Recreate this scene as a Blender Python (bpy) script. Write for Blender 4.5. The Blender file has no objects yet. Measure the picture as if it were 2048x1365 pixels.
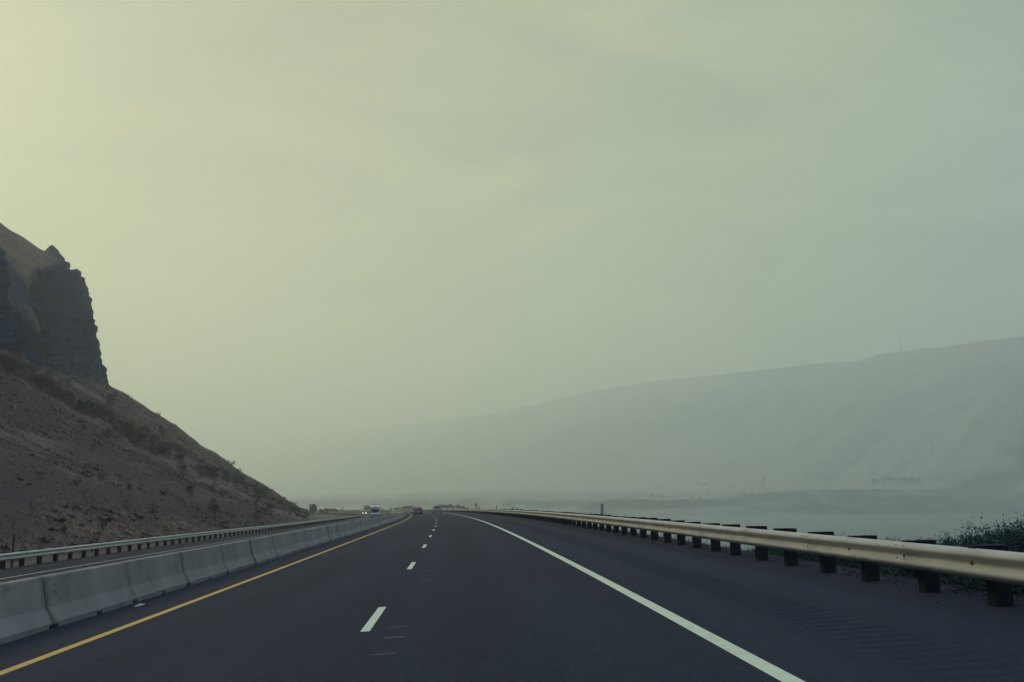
import bpy, math, random
import numpy as np
from mathutils import Vector, Matrix, Euler
R = math.radians
rnd = random.Random(7)
scene = bpy.context.scene
C = scene.collection

# ------------------------------------------------------------------ camera
EYE = 1.6557
cam_d = bpy.data.cameras.new('camera'); cam = bpy.data.objects.new('camera', cam_d); C.objects.link(cam)
cam_d.sensor_width = 36; cam_d.lens = 35.0; cam_d.clip_start = 0.1; cam_d.clip_end = 30000
cam.location = (0, 0, EYE); cam.rotation_euler = (math.pi / 2 + 0.164451, 0, 0)
scene.camera = cam

# ------------------------------------------------------------------ world, sun, exposure
SUN_AZ, SUN_EL = -44.0, 30.0            # degrees: azimuth from +Y (view), negative = left
sdir = Vector((math.sin(R(SUN_AZ)) * math.cos(R(SUN_EL)), math.cos(R(SUN_AZ)) * math.cos(R(SUN_EL)), math.sin(R(SUN_EL))))
world = bpy.data.worlds.new('World'); scene.world = world; world.use_nodes = True
wn, wl = world.node_tree.nodes, world.node_tree.links
wn.clear()
def N(nodes, t, **kw):
    n = nodes.new(t)
    for k, v in kw.items(): setattr(n, k, v)
    return n
out = N(wn, 'ShaderNodeOutputWorld')
bg_n = N(wn, 'ShaderNodeBackground'); bg_s = N(wn, 'ShaderNodeBackground'); addw = N(wn, 'ShaderNodeAddShader')
sky = N(wn, 'ShaderNodeTexSky', sky_type='NISHITA', sun_disc=False, sun_elevation=R(SUN_EL), sun_rotation=R(SUN_AZ),
        air_density=1.4, dust_density=1.5, ozone_density=1.0)
wl.new(sky.outputs[0], bg_n.inputs[0]); bg_n.inputs[1].default_value = 0.05
geo = N(wn, 'ShaderNodeTexCoord')
dot = N(wn, 'ShaderNodeVectorMath', operation='DOT_PRODUCT'); wl.new(geo.outputs['Generated'], dot.inputs[0]); dot.inputs[1].default_value = sdir
# smoke veil: warm towards the sun, grey green away from it, slightly bluer overhead
mr = N(wn, 'ShaderNodeMapRange'); wl.new(dot.outputs['Value'], mr.inputs[0]); mr.inputs[1].default_value = -1; mr.inputs[2].default_value = 1
ramp = N(wn, 'ShaderNodeValToRGB'); wl.new(mr.outputs[0], ramp.inputs[0])
SKYRAMP = [(0.0, (.15, .24, .36)), (0.5, (.15, .24, .32)), (0.76, (.27, .30, .14)), (0.86, (.325, .335, .13)), (0.93, (.26, .25, .07)), (1.0, (.07, .07, .01))]
cr = ramp.color_ramp
cr.elements[0].position = SKYRAMP[0][0]; cr.elements[0].color = (*SKYRAMP[0][1], 1)
cr.elements[1].position = SKYRAMP[-1][0]; cr.elements[1].color = (*SKYRAMP[-1][1], 1)
for p, c in SKYRAMP[1:-1]:
    e = cr.elements.new(p); e.color = (*c, 1)
sep = N(wn, 'ShaderNodeSeparateXYZ'); wl.new(geo.outputs['Generated'], sep.inputs[0])
# cloud streaks
mapn = N(wn, 'ShaderNodeMapping'); wl.new(geo.outputs['Generated'], mapn.inputs[0]); mapn.inputs['Scale'].default_value = (1.0, 1.0, 3.2); mapn.inputs['Rotation'].default_value = (0.1, 0.22, 0)
nz = N(wn, 'ShaderNodeTexNoise'); wl.new(mapn.outputs[0], nz.inputs['Vector']); nz.inputs['Scale'].default_value = 4.6; nz.inputs['Detail'].default_value = 6; nz.inputs['Roughness'].default_value = .5; nz.inputs['Distortion'].default_value = .6
mr2 = N(wn, 'ShaderNodeMapRange'); wl.new(nz.outputs['Fac'], mr2.inputs[0]); mr2.inputs[1].default_value = .3; mr2.inputs[2].default_value = .7; mr2.inputs[3].default_value = .82; mr2.inputs[4].default_value = 1.17
mul = N(wn, 'ShaderNodeVectorMath', operation='SCALE'); wl.new(ramp.outputs[0], mul.inputs[0]); wl.new(mr2.outputs[0], mul.inputs['Scale'])
zen = N(wn, 'ShaderNodeMapRange', interpolation_type='SMOOTHSTEP'); wl.new(sep.outputs['Z'], zen.inputs[0]); zen.inputs[1].default_value = .46; zen.inputs[2].default_value = .85
zmx = N(wn, 'ShaderNodeMix', data_type='RGBA'); wl.new(zen.outputs[0], zmx.inputs['Factor']); wl.new(mul.outputs[0], zmx.inputs['A']); zmx.inputs['B'].default_value = (.42, .53, .68, 1)
hz = N(wn, 'ShaderNodeMapRange', interpolation_type='SMOOTHSTEP'); wl.new(sep.outputs['Z'], hz.inputs[0]); hz.inputs[1].default_value = 0; hz.inputs[2].default_value = .12; hz.inputs[3].default_value = 1.08; hz.inputs[4].default_value = 1.0
zs = N(wn, 'ShaderNodeVectorMath', operation='SCALE'); wl.new(zmx.outputs['Result'], zs.inputs[0]); wl.new(hz.outputs[0], zs.inputs['Scale'])
wl.new(zs.outputs[0], bg_s.inputs[0]); SMOKE = bg_s.inputs[1]; SMOKE.default_value = 2.1
wl.new(bg_n.outputs[0], addw.inputs[0]); wl.new(bg_s.outputs[0], addw.inputs[1]); wl.new(addw.outputs[0], out.inputs[0])

sun_d = bpy.data.lights.new('sun', 'SUN'); sun = bpy.data.objects.new('sun', sun_d); C.objects.link(sun)
sun_d.energy = 2.3; sun_d.angle = R(25); sun_d.color = (1.0, .82, .36)
sun.rotation_euler = sdir.to_track_quat('Z', 'Y').to_euler(); sun.location = (-60, 80, 120)
scene.view_settings.view_transform = 'Standard'; scene.view_settings.look = 'None'
scene.view_settings.exposure = -0.86; scene.view_settings.gamma = 1
scene.cycles.volume_bounces = 3
scene.cycles.max_bounces = 6; scene.cycles.diffuse_bounces = 2; scene.cycles.glossy_bounces = 2

# ------------------------------------------------------------------ numpy noise
def _h(ix, iy, iz):
    n = (ix * 374761393 + iy * 668265263 + iz * 2147483647 * 3 + 12345) & 0xffffffff
    n = ((n ^ (n >> 13)) * 1274126177) & 0xffffffff
    n = ((n ^ (n >> 16)) * 2246822519) & 0xffffffff
    return ((n ^ (n >> 15)) & 0xffff) / 32767.5 - 1
def vnoise(x, y, z=0.0):
    x, y, z = np.broadcast_arrays(np.asarray(x, float), np.asarray(y, float), np.asarray(z, float))
    xi, yi, zi = np.floor(x).astype(np.int64), np.floor(y).astype(np.int64), np.floor(z).astype(np.int64)
    fx, fy, fz = x - xi, y - yi, z - zi
    fx, fy, fz = fx*fx*(3-2*fx), fy*fy*(3-2*fy), fz*fz*(3-2*fz)
    r = 0
    for a in (0, 1):
        for b in (0, 1):
            for c in (0, 1):
                w = (fx if a else 1-fx) * (fy if b else 1-fy) * (fz if c else 1-fz)
                r = r + w * _h(xi+a, yi+b, zi+c)
    return r
def fbm(x, y, z=0.0, o=4, g=.5, l=2.03):
    r, a, s = 0, 1., 0.
    for i in range(o):
        r = r + a * vnoise(x + 17.3*i, y - 9.1*i, np.asarray(z) + 5.7*i); s += a; a *= g
        x, y, z = np.asarray(x)*l, np.asarray(y)*l, np.asarray(z)*l
    return r / s
def sstep(a, b, x):
    t = np.clip((np.asarray(x, float) - a) / (b - a), 0, 1); return t*t*(3-2*t)

# ------------------------------------------------------------------ road alignment (plan curve, grade, superelevation)
KX = [-30,0,50,100,160,240,350,400,440,560,700,900]; KV = [-.0004,-.0004,-.000184,-.000286,-.000168,-.000163,-.0002,-.0015,-.003,-.003,-.0015,-.001]
SS = np.arange(-30, 901, 1.0)
_th = np.cumsum(np.interp(SS, KX, KV)); _th = _th - _th[30] - .0483
_x = np.cumsum(np.sin(_th)); _y = np.cumsum(np.cos(_th)); _z = np.cumsum(np.interp(SS, [0,100,250,500,900], [.004716,-.001434,-.0032,-.004,-.002]))
_x = _x - _x[30] - 1.276; _y = _y - _y[30] + 1.0; _z = _z - _z[30]
BANK, LEFT_DROP, DASH0 = .060, -.27, 13.86
O_WHITE, O_YEL, O_BAR, O_RR, O_LR, O_LW = 3.890, -3.892, -5.173, 7.292, -20.418, -16.287
def pz(off):
    """height of the paving over the lane line at an offset"""
    off = np.asarray(off, float)
    return BANK * off + LEFT_DROP * sstep(-5.6, -14, off)
def rp(s, off, z=0.0, onroad=True):
    x, y, zz, t = (np.interp(s, SS, q) for q in (_x, _y, _z, _th))
    return x + np.cos(t)*off, y - np.sin(t)*off, zz + (pz(off) if onroad else 0) + z
def heading(s): return float(np.interp(s, SS, _th))
def rv(s, off, z=0.0): return Vector([float(q) for q in rp(s, off, z)])

# ------------------------------------------------------------------ materials
def lin(nodes): pass
MATS = {}
def mat(name, col, rough=.8, metal=0., noise=None, bump=None, spec=.3, emit=None, coord='Object'):
    """noise = (second colour, scale, detail, lo, hi, stretch); bump = (scale, strength, distance)"""
    m = bpy.data.materials.new(name); m.use_nodes = True
    n, l = m.node_tree.nodes, m.node_tree.links
    b = n['Principled BSDF']; b.inputs['Roughness'].default_value = rough; b.inputs['Metallic'].default_value = metal
    b.inputs['Base Color'].default_value = (*col, 1); b.inputs['Specular IOR Level'].default_value = spec
    tc = N(n, 'ShaderNodeTexCoord'); src = tc.outputs[coord]
    if coord == 'World':
        pass
    if noise:
        c2, sc, det, lo, hi, st = noise
        mp = N(n, 'ShaderNodeMapping'); l.new(src, mp.inputs[0]); mp.inputs['Scale'].default_value = st
        t = N(n, 'ShaderNodeTexNoise'); l.new(mp.outputs[0], t.inputs['Vector']); t.inputs['Scale'].default_value = sc; t.inputs['Detail'].default_value = det; t.inputs['Roughness'].default_value = .62
        r_ = N(n, 'ShaderNodeMapRange'); l.new(t.outputs['Fac'], r_.inputs[0]); r_.inputs[1].default_value = lo; r_.inputs[2].default_value = hi
        mx = N(n, 'ShaderNodeMix', data_type='RGBA'); l.new(r_.outputs[0], mx.inputs['Factor']); mx.inputs['A'].default_value = (*col, 1); mx.inputs['B'].default_value = (*c2, 1)
        l.new(mx.outputs['Result'], b.inputs['Base Color']); m['mix'] = mx.name
    if bump:
        t2 = N(n, 'ShaderNodeTexNoise'); l.new(src, t2.inputs['Vector']); t2.inputs['Scale'].default_value = bump[0]; t2.inputs['Detail'].default_value = 5
        bp = N(n, 'ShaderNodeBump'); l.new(t2.outputs['Fac'], bp.inputs['Height']); bp.inputs['Strength'].default_value = bump[1]; bp.inputs['Distance'].default_value = bump[2]
        l.new(bp.outputs[0], b.inputs['Normal'])
    if emit:
        b.inputs['Emission Color'].default_value = (*emit[0], 1); b.inputs['Emission Strength'].default_value = emit[1]
    MATS[name] = m
    return m
M_WHITE = mat('road_paint_white', (.60, .66, .50), .7, noise=((.46, .51, .42), 3, 6, .5, .8, (1, 1, 1)), coord='UV')
M_YEL = mat('road_paint_yellow', (.60, .36, .09), .7, noise=((.40, .26, .09), 6, 6, .45, .75, (1, 1, 1)), coord='UV')
M_CONC = mat('barrier_concrete', (.278, .262, .245), .9, noise=((.185, .175, .172), .9, 8, .36, .68, (1, 1, .45)), bump=(18, .25, .01))
def weather_barrier():
    m = M_CONC; n, l = m.node_tree.nodes, m.node_tree.links; b = n['Principled BSDF']; src = n[m['mix']].outputs['Result']
    tc = N(n, 'ShaderNodeTexCoord'); sp = N(n, 'ShaderNodeSeparateXYZ'); l.new(tc.outputs['Object'], sp.inputs[0])
    d1 = N(n, 'ShaderNodeMath', operation='SUBTRACT'); l.new(sp.outputs['Y'], d1.inputs[0]); d1.inputs[1].default_value = 2.01
    d2 = N(n, 'ShaderNodeMath', operation='ABSOLUTE'); l.new(d1.outputs[0], d2.inputs[0])
    oi = N(n, 'ShaderNodeObjectInfo'); ad = N(n, 'ShaderNodeVectorMath', operation='ADD'); l.new(tc.outputs['Object'], ad.inputs[0]); l.new(oi.outputs['Location'], ad.inputs[1])
    t = N(n, 'ShaderNodeTexNoise'); l.new(ad.outputs[0], t.inputs['Vector']); t.inputs['Scale'].default_value = 3.5; t.inputs['Detail'].default_value = 7; t.inputs['Roughness'].default_value = .7
    a = N(n, 'ShaderNodeMath', operation='MULTIPLY_ADD'); l.new(t.outputs['Fac'], a.inputs[0]); a.inputs[1].default_value = .55; l.new(d2.outputs[0], a.inputs[2])
    r1 = N(n, 'ShaderNodeMapRange'); l.new(a.outputs[0], r1.inputs[0]); r1.inputs[1].default_value = 2.02; r1.inputs[2].default_value = 2.30; r1.inputs[3].default_value = 1.0; r1.inputs[4].default_value = .60
    mp = N(n, 'ShaderNodeMapping'); l.new(ad.outputs[0], mp.inputs[0]); mp.inputs['Scale'].default_value = (1, .35, 1.6)
    t2 = N(n, 'ShaderNodeTexNoise'); l.new(mp.outputs[0], t2.inputs['Vector']); t2.inputs['Scale'].default_value = 2.6; t2.inputs['Detail'].default_value = 8; t2.inputs['Roughness'].default_value = .75
    r2 = N(n, 'ShaderNodeMapRange'); l.new(t2.outputs['Fac'], r2.inputs[0]); r2.inputs[1].default_value = .56; r2.inputs[2].default_value = .70; r2.inputs[3].default_value = 1.0; r2.inputs[4].default_value = .62
    r3 = N(n, 'ShaderNodeMapRange'); l.new(oi.outputs['Random'], r3.inputs[0]); r3.inputs[3].default_value = .93; r3.inputs[4].default_value = 1.05
    m1 = N(n, 'ShaderNodeMath', operation='MULTIPLY'); l.new(r1.outputs[0], m1.inputs[0]); l.new(r2.outputs[0], m1.inputs[1])
    m2 = N(n, 'ShaderNodeMath', operation='MULTIPLY'); l.new(m1.outputs[0], m2.inputs[0]); l.new(r3.outputs[0], m2.inputs[1])
    sc = N(n, 'ShaderNodeVectorMath', operation='SCALE'); l.new(src, sc.inputs[0]); l.new(m2.outputs[0], sc.inputs['Scale']); l.new(sc.outputs[0], b.inputs['Base Color'])
weather_barrier()
M_DARK = mat('dark_joint', (.02, .023, .032), .9)
M_RAIL = mat('galvanised_rail', (.49, .475, .435), .66, .0, noise=((.35, .345, .33), 1.3, 6, .4, .72, (1, 1, 4)), bump=(6, .12, .012), spec=.25)
M_RAILL = mat('galvanised_rail_left', (.50, .49, .42), .55, .0, noise=((.34, .335, .30), 1.3, 6, .4, .72, (1, 1, 4)), spec=.4)
M_POST = mat('weathered_timber', (.0125, .013, .023), .9, noise=((.007, .008, .016), 5, 5, .35, .65, (1, 1, .2)), bump=(20, .4, .01))
M_STEEL = mat('bolt_steel', (.22, .20, .17), .5, .3)
M_MARK = mat('delineator_white', (.30, .31, .33), .6)
M_MARKD = mat('delineator_dark', (.05, .05, .07), .7)
M_AMBER = mat('amber_reflector', (.50, .22, .05), .4)

def asphalt():
    m = bpy.data.materials.new('asphalt'); m.use_nodes = True
    n, l = m.node_tree.nodes, m.node_tree.links; b = n['Principled BSDF']
    b.inputs['Roughness'].default_value = .88; b.inputs['Specular IOR Level'].default_value = .06
    uv = N(n, 'ShaderNodeUVMap')
    def noise(scale, st, det=4):
        mp = N(n, 'ShaderNodeMapping'); l.new(uv.outputs[0], mp.inputs[0]); mp.inputs['Scale'].default_value = st
        t = N(n, 'ShaderNodeTexNoise'); l.new(mp.outputs[0], t.inputs['Vector']); t.inputs['Scale'].default_value = scale; t.inputs['Detail'].default_value = det; t.inputs['Roughness'].default_value = .65
        return t.outputs['Fac']
    def mrange(src, a, b_, c, d):
        r_ = N(n, 'ShaderNodeMapRange'); l.new(src, r_.inputs[0])
        for i, v in enumerate((a, b_, c, d)): r_.inputs[i+1].default_value = v
        return r_.outputs[0]
    def mulf(a, b_):
        q = N(n, 'ShaderNodeMath', operation='MULTIPLY'); l.new(a, q.inputs[0]); l.new(b_, q.inputs[1]); return q.outputs[0]
    # UV: x = distance along the road, y = offset
    big = mrange(noise(.10, (.35, 1.6, 1), 5), .3, .7, .86, 1.14)
    track = mrange(noise(.9, (.03, 1.0, 1), 3), .3, .7, .90, 1.10)      # wheel tracks and paver lanes
    grain = mrange(noise(34, (1, 1, 1), 3), .3, .72, .72, 1.34)
    grain2 = mrange(noise(7, (.35, 1.6, 1), 5), .3, .7, .86, 1.16)
    sx = N(n, 'ShaderNodeSeparateXYZ'); l.new(uv.outputs[0], sx.inputs[0])
    w1 = N(n, 'ShaderNodeMath', operation='MULTIPLY'); l.new(sx.outputs['Y'], w1.inputs[0]); w1.inputs[1].default_value = 2*math.pi/1.95
    w2 = N(n, 'ShaderNodeMath', operation='SINE'); l.new(w1.outputs[0], w2.inputs[0])      # two wheel paths per lane, polished a little paler
    f = mulf(mulf(mulf(big, track), mulf(grain, grain2)), mrange(w2.outputs[0], -1, 1, .94, 1.07))
    sc = N(n, 'ShaderNodeVectorMath', operation='SCALE'); sc.inputs[0].default_value = (.0250, .0300, .0475); l.new(f, sc.inputs['Scale'])
    l.new(sc.outputs[0], b.inputs['Base Color'])
    bp = N(n, 'ShaderNodeBump'); l.new(noise(60, (1, 1, 1), 2), bp.inputs['Height']); bp.inputs['Strength'].default_value = .5; bp.inputs['Distance'].default_value = .008
    l.new(bp.outputs[0], b.inputs['Normal'])
    return m
M_ASPH = asphalt()

def terrain_mat(name, grass, soil, rock, sc=1.0, bumpd=.3, bumps=.5, detail_scale=1.6):
    """grass/soil broken up by noise; vertex attribute 'rock' blends to bare basalt (far hills: also gully brush and painted shade)"""
    m = bpy.data.materials.new(name); m.use_nodes = True
    n, l = m.node_tree.nodes, m.node_tree.links; b = n['Principled BSDF']
    b.inputs['Roughness'].default_value = .95; b.inputs['Specular IOR Level'].default_value = .08
    tc = N(n, 'ShaderNodeTexCoord')
    def noise(scale, det, st=(1, 1, 1), rough=.6):
        mp = N(n, 'ShaderNodeMapping'); l.new(tc.outputs['Object'], mp.inputs[0]); mp.inputs['Scale'].default_value = st
        t = N(n, 'ShaderNodeTexNoise'); l.new(mp.outputs[0], t.inputs['Vector']); t.inputs['Scale'].default_value = scale; t.inputs['Detail'].default_value = det; t.inputs['Roughness'].default_value = rough
        return t.outputs['Fac']
    def mrange(src, a, b_, c, d):
        r_ = N(n, 'ShaderNodeMapRange'); l.new(src, r_.inputs[0])
        for i, v in enumerate((a, b_, c, d)): r_.inputs[i+1].default_value = v
        return r_.outputs[0]
    def mix(f, a, b_):
        x = N(n, 'ShaderNodeMix', data_type='RGBA'); l.new(f, x.inputs['Factor'])
        for s_, v in (('A', a), ('B', b_)):
            if isinstance(v, tuple): x.inputs[s_].default_value = (*v, 1)
            else: l.new(v, x.inputs[s_])
        return x.outputs['Result']
    patch = mrange(noise(.055*sc, 5, (1, .5, 1)), .40, .60, 0, 1)
    fine = mrange(noise(detail_scale*sc, 6, rough=.7), .32, .68, 0, 1)
    mid = mrange(noise(.35*sc, 5), .38, .62, 0, 1)
    g2 = tuple(c * .62 for c in grass); s2 = tuple(c * .6 for c in soil)
    ground = mix(patch, mix(fine, grass, g2), mix(fine, soil, s2))
    ground = mix(mid, ground, mix(fine, grass, soil))
    ats = N(n, 'ShaderNodeAttribute', attribute_name='scree'); ground = mix(mrange(ats.outputs['Fac'], 0, 1, 0, .85), ground, mix(fine, soil, s2))
    at = N(n, 'ShaderNodeAttribute', attribute_name='rock')
    rk = mix(mrange(noise(.5*sc, 6, (1, 1, .35), .7), .35, .65, 0, 1), rock, tuple(c * .55 for c in rock))
    final = mix(at.outputs['Fac'], ground, rk)
    l.new(final, b.inputs['Base Color'])
    bp = N(n, 'ShaderNodeBump'); l.new(noise(1.1*sc, 7, rough=.7), bp.inputs['Height']); bp.inputs['Strength'].default_value = bumps; bp.inputs['Distance'].default_value = bumpd
    l.new(bp.outputs[0], b.inputs['Normal'])
    return m

# ------------------------------------------------------------------ mesh helpers
def tag(o, label=None, cat=None, group=None, kind=None):
    if label: o['label'] = label
    if cat: o['category'] = cat
    if group: o['group'] = group
    if kind: o['kind'] = kind
    return o
def link(name, me, parent=None, loc=None):
    o = bpy.data.objects.new(name, me); C.objects.link(o)
    if parent: o.parent = parent
    if loc is not None: o.location = loc
    return o
def empty(name, loc, rz=0.0):
    o = bpy.data.objects.new(name, None); C.objects.link(o); o.location = loc; o.rotation_euler = (0, 0, rz); o.empty_display_size = .3
    return o
def mesh_np(name, V, F, m, smooth=False, attrs=None, uvs=None):
    """V (n,3) array, F (k,3|4) array"""
    me = bpy.data.meshes.new(name); V = np.asarray(V, np.float32); F = np.asarray(F, np.int32)
    k = F.shape[1]
    me.vertices.add(len(V)); me.vertices.foreach_set('co', V.ravel())
    me.loops.add(F.size); me.loops.foreach_set('vertex_index', F.ravel())
    me.polygons.add(len(F)); me.polygons.foreach_set('loop_start', np.arange(0, F.size, k, dtype=np.int32))
    if smooth: me.polygons.foreach_set('use_smooth', np.ones(len(F), bool))
    for an, av in (attrs or {}).items():
        a = me.attributes.new(an, 'FLOAT', 'POINT'); a.data.foreach_set('value', np.asarray(av, np.float32).ravel())
    if uvs is not None:
        u = me.uv_layers.new(name='UVMap'); u.data.foreach_set('uv', np.asarray(uvs, np.float32)[F.ravel()].ravel())
    me.materials.append(m); me.update(calc_edges=True)
    return me
def grid_faces(nr, nc):
    i = np.arange(nr*nc).reshape(nr, nc)
    return np.stack([i[:-1, :-1], i[:-1, 1:], i[1:, 1:], i[1:, :-1]], -1).reshape(-1, 4)
class MB:
    def __init__(s): s.v = []; s.f = []
    def add(s, vs, fs):
        b = len(s.v); s.v += [tuple(v) for v in vs]; s.f += [tuple(i+b for i in f) for f in fs]; return s
    def box(s, x0, x1, y0, y1, z0, z1, M=None, bev=0.0):
        if bev > 0:
            vs = []; b = bev
            for z, k in ((z0, b), (z0+b, 0), (z1-b, 0), (z1, b)):
                vs += [(x0+k+ (b if k==0 else 0)*0, y0+k, z), (x1-k, y0+k, z), (x1-k, y1-k, z), (x0+k, y1-k, z)]
            fs = [(3, 2, 1, 0), (12, 13, 14, 15)]
            for r in range(3):
                for i in range(4):
                    j = (i+1) % 4; fs.append((r*4+i, r*4+j, r*4+4+j, r*4+4+i))
        else:
            vs = [(x, y, z) for z in (z0, z1) for x, y in ((x0, y0), (x1, y0), (x1, y1), (x0, y1))]
            fs = [(3, 2, 1, 0), (4, 5, 6, 7), (0, 1, 5, 4), (1, 2, 6, 5), (2, 3, 7, 6), (3, 0, 4, 7)]
        if M is not None: vs = [M @ Vector(v) for v in vs]
        return s.add(vs, fs)
    def tube(s, a, b, r0, r1=None, n=8, cap=True):
        a, b = Vector(a), Vector(b); r1 = r0 if r1 is None else r1
        q = (b-a).to_track_quat('Z', 'Y'); vs = []
        for p, r in ((a, r0), (b, r1)):
            for i in range(n):
                t = 2*math.pi*i/n; vs.append(p + q @ Vector((math.cos(t)*r, math.sin(t)*r, 0)))
        fs = [(i, (i+1) % n, n+(i+1) % n, n+i) for i in range(n)]
        if cap: fs += [tuple(range(n-1, -1, -1)), tuple(range(n, 2*n))]
        return s.add(vs, fs)
    def loft(s, secs, close=True):
        n = len(secs[0]); vs = [v for sec in secs for v in sec]; fs = []
        for r in range(len(secs)-1):
            for i in range(n if close else n-1):
                j = (i+1) % n; fs.append((r*n+i, r*n+j, (r+1)*n+j, (r+1)*n+i))
        fs += [tuple(range(n-1, -1, -1)), tuple(range((len(secs)-1)*n, len(secs)*n))]
        return s.add(vs, fs)
    def mesh(s, name, m, smooth=False):
        me = bpy.data.meshes.new(name); me.from_pydata(s.v, [], s.f); me.materials.append(m)
        if smooth:
            for p in me.polygons: p.use_smooth = True
        me.update(); return me
    def build(s, name, m, parent=None, loc=None, smooth=False): return link(name, s.mesh(name, m, smooth), parent, loc)
def copy_tree(o, parent=None):
    c = o.copy(); C.objects.link(c)
    if parent is not None: c.parent = parent
    for ch in o.children: copy_tree(ch, c)
    return c
def sweep(name, prof, s_arr, m, base_off=0.0, closed=False, smooth=False, zref=None):
    """prof = list of (offset, z above paving at zref offset) swept along the road"""
    prof = np.array(prof, float); ns, npf = len(s_arr), len(prof)
    V = np.zeros((ns, npf, 3)); UV = np.zeros((ns, npf, 2))
    for j, (o_, z_) in enumerate(prof):
        off = base_off + o_
        zp = pz(off) if zref is None else pz(zref)
        X, Y, Z = rp(s_arr, off, 0, onroad=False)
        V[:, j] = np.stack([X, Y, Z + zp + z_], -1); UV[:, j, 0] = s_arr; UV[:, j, 1] = off
    i = np.arange(ns*npf).reshape(ns, npf)
    if closed: i = np.concatenate([i, i[:, :1]], 1)
    F = np.stack([i[:-1, :-1], i[:-1, 1:], i[1:, 1:], i[1:, :-1]], -1).reshape(-1, 4)
    return mesh_np(name, V.reshape(-1, 3), F, m, smooth, uvs=UV.reshape(-1, 2))

# ------------------------------------------------------------------ setting: water, ground
wm = bpy.data.materials.new('river_water'); wm.use_nodes = True
n, l = wm.node_tree.nodes, wm.node_tree.links; b = n['Principled BSDF']
b.inputs['Base Color'].default_value = (.018, .050, .085, 1); b.inputs['Roughness'].default_value = .24; b.inputs['Specular IOR Level'].default_value = .20
tc = N(n, 'ShaderNodeTexCoord'); mp = N(n, 'ShaderNodeMapping'); l.new(tc.outputs['Object'], mp.inputs[0]); mp.inputs['Scale'].default_value = (.5, 1, 1)
t1 = N(n, 'ShaderNodeTexNoise'); l.new(mp.outputs[0], t1.inputs['Vector']); t1.inputs['Scale'].default_value = .12; t1.inputs['Detail'].default_value = 8; t1.inputs['Roughness'].default_value = .7
bp = N(n, 'ShaderNodeBump'); l.new(t1.outputs['Fac'], bp.inputs['Height']); bp.inputs['Strength'].default_value = .5; bp.inputs['Distance'].default_value = 1.2; l.new(bp.outputs[0], b.inputs['Normal'])
ZW = -16.0
tag(link('river_water', mesh_np('river_water', [(-400, -900, ZW), (7000, -900, ZW), (7000, 11500, ZW), (-6500, 11500, ZW), (-6500, 600, ZW), (-400, 600, ZW)][:4] if False else [(-6500, -900, ZW), (7000, -900, ZW), (7000, 11500, ZW), (-6500, 11500, ZW)], [(0, 1, 2, 3)], wm)), kind='structure')
M_GROUND = terrain_mat('dry_ground', (.150, .118, .100), (.085, .072, .072), (.03, .035, .05))
tag(link('ground', mesh_np('ground', [(-7000, -1000, ZW-1.5), (7500, -1000, ZW-1.5), (7500, 12000, ZW-1.5), (-7000, 12000, ZW-1.5)], [(0, 1, 2, 3)], M_GROUND)), kind='structure')

# near bank: the bench the road runs on, dropping to the river on the right
def near_off(X, Y):
    sh = X.shape; P = np.stack([X.ravel(), Y.ravel()], -1); ss = SS[::4]; rx, ry, rt, rz = _x[::4], _y[::4], _th[::4], _z[::4]
    off = np.zeros(len(P)); s = np.zeros(len(P)); z = np.zeros(len(P))
    for a in range(0, len(P), 8000):
        q = P[a:a+8000]; d2 = (q[:, :1]-rx)**2 + (q[:, 1:]-ry)**2; i = d2.argmin(1)
        dx, dy = q[:, 0]-rx[i], q[:, 1]-ry[i]
        off[a:a+8000] = dx*np.cos(rt[i]) - dy*np.sin(rt[i]); s[a:a+8000] = ss[i] + dx*np.sin(rt[i]) + dy*np.cos(rt[i]); z[a:a+8000] = np.interp(s[a:a+8000], SS, _z)
        far = np.abs(dx*np.sin(rt[i]) + dy*np.cos(rt[i])) > 8
        oo = off[a:a+8000]; oo[far] = np.sign(oo[far] + 1e-6) * np.sqrt(d2.min(1))[far]; off[a:a+8000] = oo
    return off.reshape(sh), s.reshape(sh), z.reshape(sh)
def axis(*segs):
    out_ = []
    for a, b_, st in segs: out_ += list(np.arange(a, b_, st))
    return np.array(out_ + [segs[-1][1]])
gx = axis((-2400, -600, 60), (-600, -140, 8), (-140, 60, 1.2), (60, 300, 6))
gy = axis((-60, 0, 3), (0, 120, 1.5), (120, 760, 5), (760, 2600, 40))
GX, GY = np.meshgrid(gx, gy)
off, s_, zr = near_off(GX, GY)
edge = 8.35 + 170 * sstep(430, 620, s_) + 60 * sstep(760, 1100, GY)
zplane = zr + pz(np.clip(off, -22.5, 9))
bench = zplane - .06
bench = np.where(off > 8.0, bench - .10 * sstep(8.0, 8.5, off), bench)
rough = fbm(GX*.15, GY*.15, o=4) * 1.0 + fbm(GX*.02, GY*.02, o=3) * 1.6
farflat = sstep(10, 60, np.abs(off)) * sstep(420, 560, s_)
bench = bench + farflat * (rough*.7)
bench = np.where(off < -22.5, bench + .25*rough*sstep(-22.5, -26, off), bench)
inroad = (off < 8.3) & (off > -22.0); bench = np.where(inroad, zr + pz(off) - .10, bench)
drop = np.clip(off - edge, 0, None)
H = bench - drop*.62 + np.where(drop > 0, .35*fbm(GX*.5, GY*.5, o=3), 0)
H = np.maximum(H, ZW - 1.2)
H_BANK = H
tag(link('river_bank', mesh_np('river_bank', np.stack([GX, GY, H], -1).reshape(-1, 3), grid_faces(*GX.shape), M_GROUND, True, attrs={'rock': np.clip(drop*.02, 0, .5)})), kind='structure')

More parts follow.
